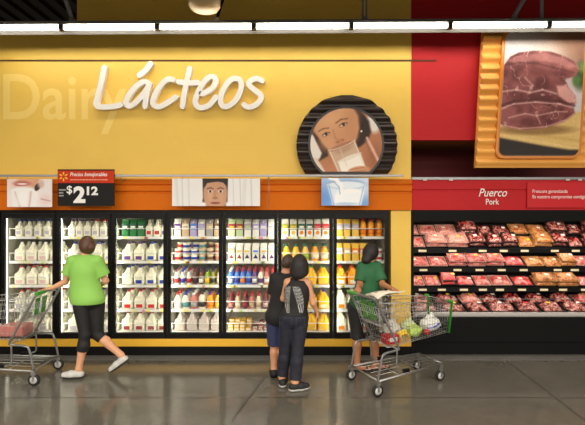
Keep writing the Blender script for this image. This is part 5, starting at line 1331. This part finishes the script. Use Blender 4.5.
person('girl with long black hair in winged black top and jeans', (0.0, -1.1, 0),
  dict(headc=(0.082, 0.0, 1.412), neck=(0.07, 0, 1.27), chest=((0.055, 0, 1.09), (0.142, 0.098, 0.165)), waist=((0.04, 0, 0.93), (0.118, 0.09, 0.13)), pelvis=((0.016, 0, 0.79), (0.158, 0.115, 0.115)),
   shL=(-0.055, 0.0, 1.2), shR=(0.175, -0.01, 1.195), elL=(-0.105, 0.07, 1.0), elR=(0.235, -0.01, 0.965), wrL=(-0.01, 0.14, 0.95), wrR=(0.285, 0.06, 0.845),
   hipL=(-0.062, 0, 0.72), hipR=(0.088, -0.01, 0.72), knL=(-0.085, 0.03, 0.42), knR=(0.055, -0.05, 0.42), anL=(-0.118, 0.04, 0.10), anR=(0.03, -0.10, 0.10), heelL=(-0.112, 0.0, 0.042), toeL=(-0.09, 0.22, 0.042), heelR=(0.0, -0.115, 0.042), toeR=(0.19, -0.06, 0.042)),
  SK1, girl_parts, GY, 0.93, 0.92, dict(L=((0.95, 0.0, 0.1), (0, 0.2, -1), 0.5, 1), R=((0.25, 0.35, -0.9), (-0.9, 0.1, -0.2), 0.45, 1)), legs=(0.084, 0.060, 0.045))
# --- boy
BY = PI-0.5
def boy_parts(J, rs, legs):
    out = [('tee_shirt', torso(J, 0.022)+sleeve(J, 'L', 0.8, rs, 0.018, 0.01)+sleeve(J, 'R', 0.8, rs, 0.018, 0.01), BLKT, dict(cuts=[((0, 0, 0.63), (0, 0, -1)), ((0, 0, 1.285), (0, 0, 1))]))]
    out.append(('denim_shorts', [('e', J['pelvis'][0], [q+0.01 for q in J['pelvis'][1]], 0, 0)]+leg_pr(J, 'L', 0.999, legs, rs, 0.02, 0.012)+leg_pr(J, 'R', 0.999, legs, rs, 0.02, 0.012), DEN2, dict(cuts=[((0, 0, 0.80), (0, 0, 1))])))
    BS = mat('black_suede', (24, 23, 24), 0.7); out += [shoe(J, 'L', BS, BLK2), shoe(J, 'R', BS, BLK2)]
    pr, cu = hair_cap(J['headc'], BY, 0.92, 0.007); c = J['headc']; out.append(('hair', pr, HBR, dict(cuts=cu+[(V3(c)-Vector((0, 0, 0.055)), (0, 0, -1))], label='short brown hair')))
    return out
person('boy in black tee shirt and navy denim shorts beside the girl', (-0.17, -0.76, 0),
  dict(headc=(0.118, 0, 1.385), neck=(0.085, 0, 1.26), chest=((0.065, 0, 1.08), (0.143, 0.10, 0.16)), waist=((0.045, 0, 0.89), (0.135, 0.10, 0.16)), pelvis=((0.01, 0, 0.73), (0.155, 0.115, 0.13)),
   shL=(-0.045, 0, 1.195), shR=(0.19, 0, 1.195), elL=(-0.08, 0.06, 0.96), elR=(0.25, 0.06, 0.96), wrL=(-0.03, 0.24, 0.93), wrR=(0.17, 0.24, 0.93),
   hipL=(-0.062, 0, 0.66), hipR=(0.075, 0, 0.66), knL=(-0.055, 0.015, 0.375), knR=(0.055, 0.015, 0.375), anL=(-0.058, -0.01, 0.09), anR=(0.035, 0.0, 0.09), heelL=(-0.055, -0.05, 0.04), toeL=(-0.075, 0.16, 0.04), heelR=(0.04, -0.03, 0.04), toeR=(0.08, 0.17, 0.04)),
  SK1, boy_parts, BY, 0.92, 0.92, dict(L=((0.6, 0.7, 0.1), (0, 0.2, -1), 0.5, 1), R=((-0.6, 0.7, 0.1), (0, 0.2, -1), 0.5, -1)), legs=(0.078, 0.056, 0.038))
# --- woman walking with the left cart
LY = -2.3
def lime_parts(J, rs, legs):
    out = [('tee_shirt', torso(J, 0.02)+sleeve(J, 'L', 0.62, rs, 0.02, 0.012)+sleeve(J, 'R', 0.72, rs, 0.02, 0.014), LIME, dict(cuts=[((0, 0, 0.895), (0, 0, -1)), ((0, 0, 1.505), (0, 0, 1))]))]
    out.append(('capri_leggings', [('e', J['pelvis'][0], [q+0.006 for q in J['pelvis'][1]], 0, 0)]+leg_pr(J, 'L', 1.46, legs, rs, 0.009, 0.006)+leg_pr(J, 'R', 1.2, legs, rs, 0.009, 0.004), mat('black_leggings', (20, 19, 20), 0.7), dict(cuts=[((0, 0, 1.0), (0, 0, 1))])))
    SN = mat('sneaker_white', (190, 188, 184), 0.55); SS = mat('sneaker_sole', (58, 56, 54), 0.6); out += [shoe(J, 'L', SN, SS), shoe(J, 'R', SN, SS)]
    pr, cu = hair_cap(J['headc'], LY, 1.0, 0.012); f = fdir(LY); c = V3(J['headc'])
    out.append(('hair', pr+[('e', c-f*0.03-Vector((0, 0, 0.03)), (0.085, 0.085, 0.08), 0, 0.03), ('e', c-f*0.115+Vector((0, 0, -0.02)), (0.045, 0.045, 0.045), 0, 0.015)], HAU, dict(cuts=cu, label='auburn hair tied at the back')))
    return out
person('woman in lime green tee shirt and black capri leggings striding left', (-2.49, -0.78, 0),
  dict(headc=(-0.03, 0.02, 1.60), neck=(-0.035, 0, 1.47), chest=((-0.045, 0, 1.28), (0.165, 0.12, 0.19)), waist=((-0.035, 0, 1.08), (0.165, 0.12, 0.16)), pelvis=((-0.01, 0, 0.95), (0.185, 0.135, 0.13)),
   shL=(-0.185, 0, 1.405), shR=(0.105, 0, 1.405), elL=(-0.30, 0.03, 1.15), elR=(0.185, 0.06, 1.16), wrL=(-0.425, -0.03, 1.085), wrR=(0.06, 0.235, 1.08),
   hipL=(-0.06, -0.04, 0.87), hipR=(0.075, 0.05, 0.87), knL=(-0.015, -0.05, 0.53), knR=(0.09, 0.05, 0.50), anL=(-0.09, -0.05, 0.115), anR=(0.375, 0.05, 0.25), heelL=(-0.07, -0.05, 0.042), toeL=(-0.295, -0.065, 0.042), heelR=(0.43, 0.05, 0.19), toeR=(0.235, 0.045, 0.055), calf=(0.015, -0.004, 0.0)),
  SK3, lime_parts, LY, 1.0, 1.0, dict(L=((-1, -0.1, -0.1), (0.1, 0, -1), 0.75, -1), R=((-0.8, 0.5, -0.1), (0, 0.2, -1), 0.5, -1)), legs=(0.092, 0.058, 0.038))
# --- woman at the right cart
RY = 2.45
def green_parts(J, rs, legs):
    out = [('tee_shirt', torso(J, 0.018)+sleeve(J, 'L', 0.8, rs, 0.018, 0.008)+sleeve(J, 'R', 0.8, rs, 0.018, 0.008), DGR, dict(cuts=[((0, 0, 0.80), (0, 0, -1)), ((0, 0, 1.40), (0, 0, 1))]))]
    out.append(('bermuda_shorts', [('e', J['pelvis'][0], [q+0.01 for q in J['pelvis'][1]], 0, 0)]+leg_pr(J, 'L', 1.08, legs, rs, 0.018, 0.012)+leg_pr(J, 'R', 1.08, legs, rs, 0.018, 0.012), mat('black_twill', (28, 26, 30), 0.75), dict(cuts=[((0, 0, 0.95), (0, 0, 1))])))
    SB = mat('sandal_black', (22, 20, 20), 0.6)
    for s in 'LR':
        he, to = V3(J['heel'+s]), V3(J['toe'+s]); d = (to-he).normalized()
        out.append(('sandal', [('b', (he+to)/2-Vector((0, 0, 0.023)), (0.138, 0.044, 0.009), 0.008, math.atan2(d.y, d.x), 0), ('c', he.lerp(to, 0.68)+Vector((-d.y*0.042, d.x*0.042, -0.012)), he.lerp(to, 0.72)+Vector((0, 0, 0.026)), 0.009, 0.009, 0.006), ('c', he.lerp(to, 0.68)+Vector((d.y*0.042, -d.x*0.042, -0.012)), he.lerp(to, 0.72)+Vector((0, 0, 0.026)), 0.009, 0.009, 0.006)], SB, dict(h=0.006)))
    pr, cu = hair_cap(J['headc'], RY, 0.98, 0.014); c = V3(J['headc']); f = fdir(RY)
    out.append(('hair', pr+[('e', c-f*0.045-Vector((0.0, 0, 0.02)), (0.097, 0.085, 0.092), 0, 0.04), ('e', c-f*0.11-Vector((0.015, 0, 0.095)), (0.062, 0.055, 0.058), 0, 0.04)], HBL, dict(cuts=cu, label='dark hair gathered low at the neck')))
    return out
person('woman in dark green tee shirt and black shorts leaning over the right cart', (0.90, -0.585, 0),
  dict(headc=(0.105, 0.02, 1.505), neck=(0.08, 0, 1.37), chest=((0.07, 0, 1.20), (0.14, 0.125, 0.17)), waist=((0.04, 0, 1.02), (0.142, 0.125, 0.15)), pelvis=((0.0, 0, 0.86), (0.165, 0.14, 0.135)),
   shL=(-0.025, -0.03, 1.315), shR=(0.165, -0.02, 1.315), elL=(-0.07, -0.12, 1.10), elR=(0.215, -0.11, 1.11), wrL=(-0.12, -0.295, 1.095), wrR=(0.29, -0.30, 1.09),
   hipL=(-0.105, 0, 0.80), hipR=(0.075, 0, 0.80), knL=(-0.085, 0.0, 0.45), knR=(0.12, 0.0, 0.45), anL=(-0.085, 0.0, 0.085), anR=(0.16, 0.02, 0.085), heelL=(-0.11, 0.0, 0.036), toeL=(0.10, -0.02, 0.034), heelR=(0.13, 0.03, 0.036), toeR=(0.34, 0.06, 0.034)),
  SK2, green_parts, RY, 0.98, 0.98, dict(L=((-0.05, -1, -0.05), (0, 0, -1), 0.7, 1), R=((0.3, -0.9, -0.05), (0, 0, -1), 0.6, -1)), legs=(0.09, 0.062, 0.04))

# ================================================================ light and camera
def area(name, loc, sx, sy, energy, rot=(0, 0, 0), col=(255, 246, 232)):
    l = bpy.data.lights.new(name, 'AREA'); l.shape = 'RECTANGLE'; l.size = sx; l.size_y = sy; l.energy = energy; l.color = lin(col)[:3]
    o = bpy.data.objects.new(name, l); C.objects.link(o); o.location = loc; o.rotation_euler = rot; return o
for yy, en in ((-4.2, 300), (-7.2, 800), (-10.2, 1000), (-13.2, 1150), (-16.2, 1150)): area('ceiling_light_row', (0, yy, 4.42), 18, 0.3, en)
w = bpy.data.worlds.new('store_air'); bpy.context.scene.world = w; w.use_nodes = True
w.node_tree.nodes['Background'].inputs['Color'].default_value = lin((255, 240, 220)); w.node_tree.nodes['Background'].inputs['Strength'].default_value = 0.12
cam = bpy.data.cameras.new('camera'); co = bpy.data.objects.new('camera', cam); C.objects.link(co)
cam.sensor_width = 36; cam.lens = 36*FOC/585; co.location = (0, -CAMD, CAMZ); co.rotation_euler = (PI/2, 0, 0)
sc = bpy.context.scene; sc.camera = co
sc.view_settings.view_transform = 'Standard'; sc.view_settings.look = 'None'; sc.view_settings.gamma = 1; sc.view_settings.use_curve_mapping = False
sc.view_settings.exposure = 0.0
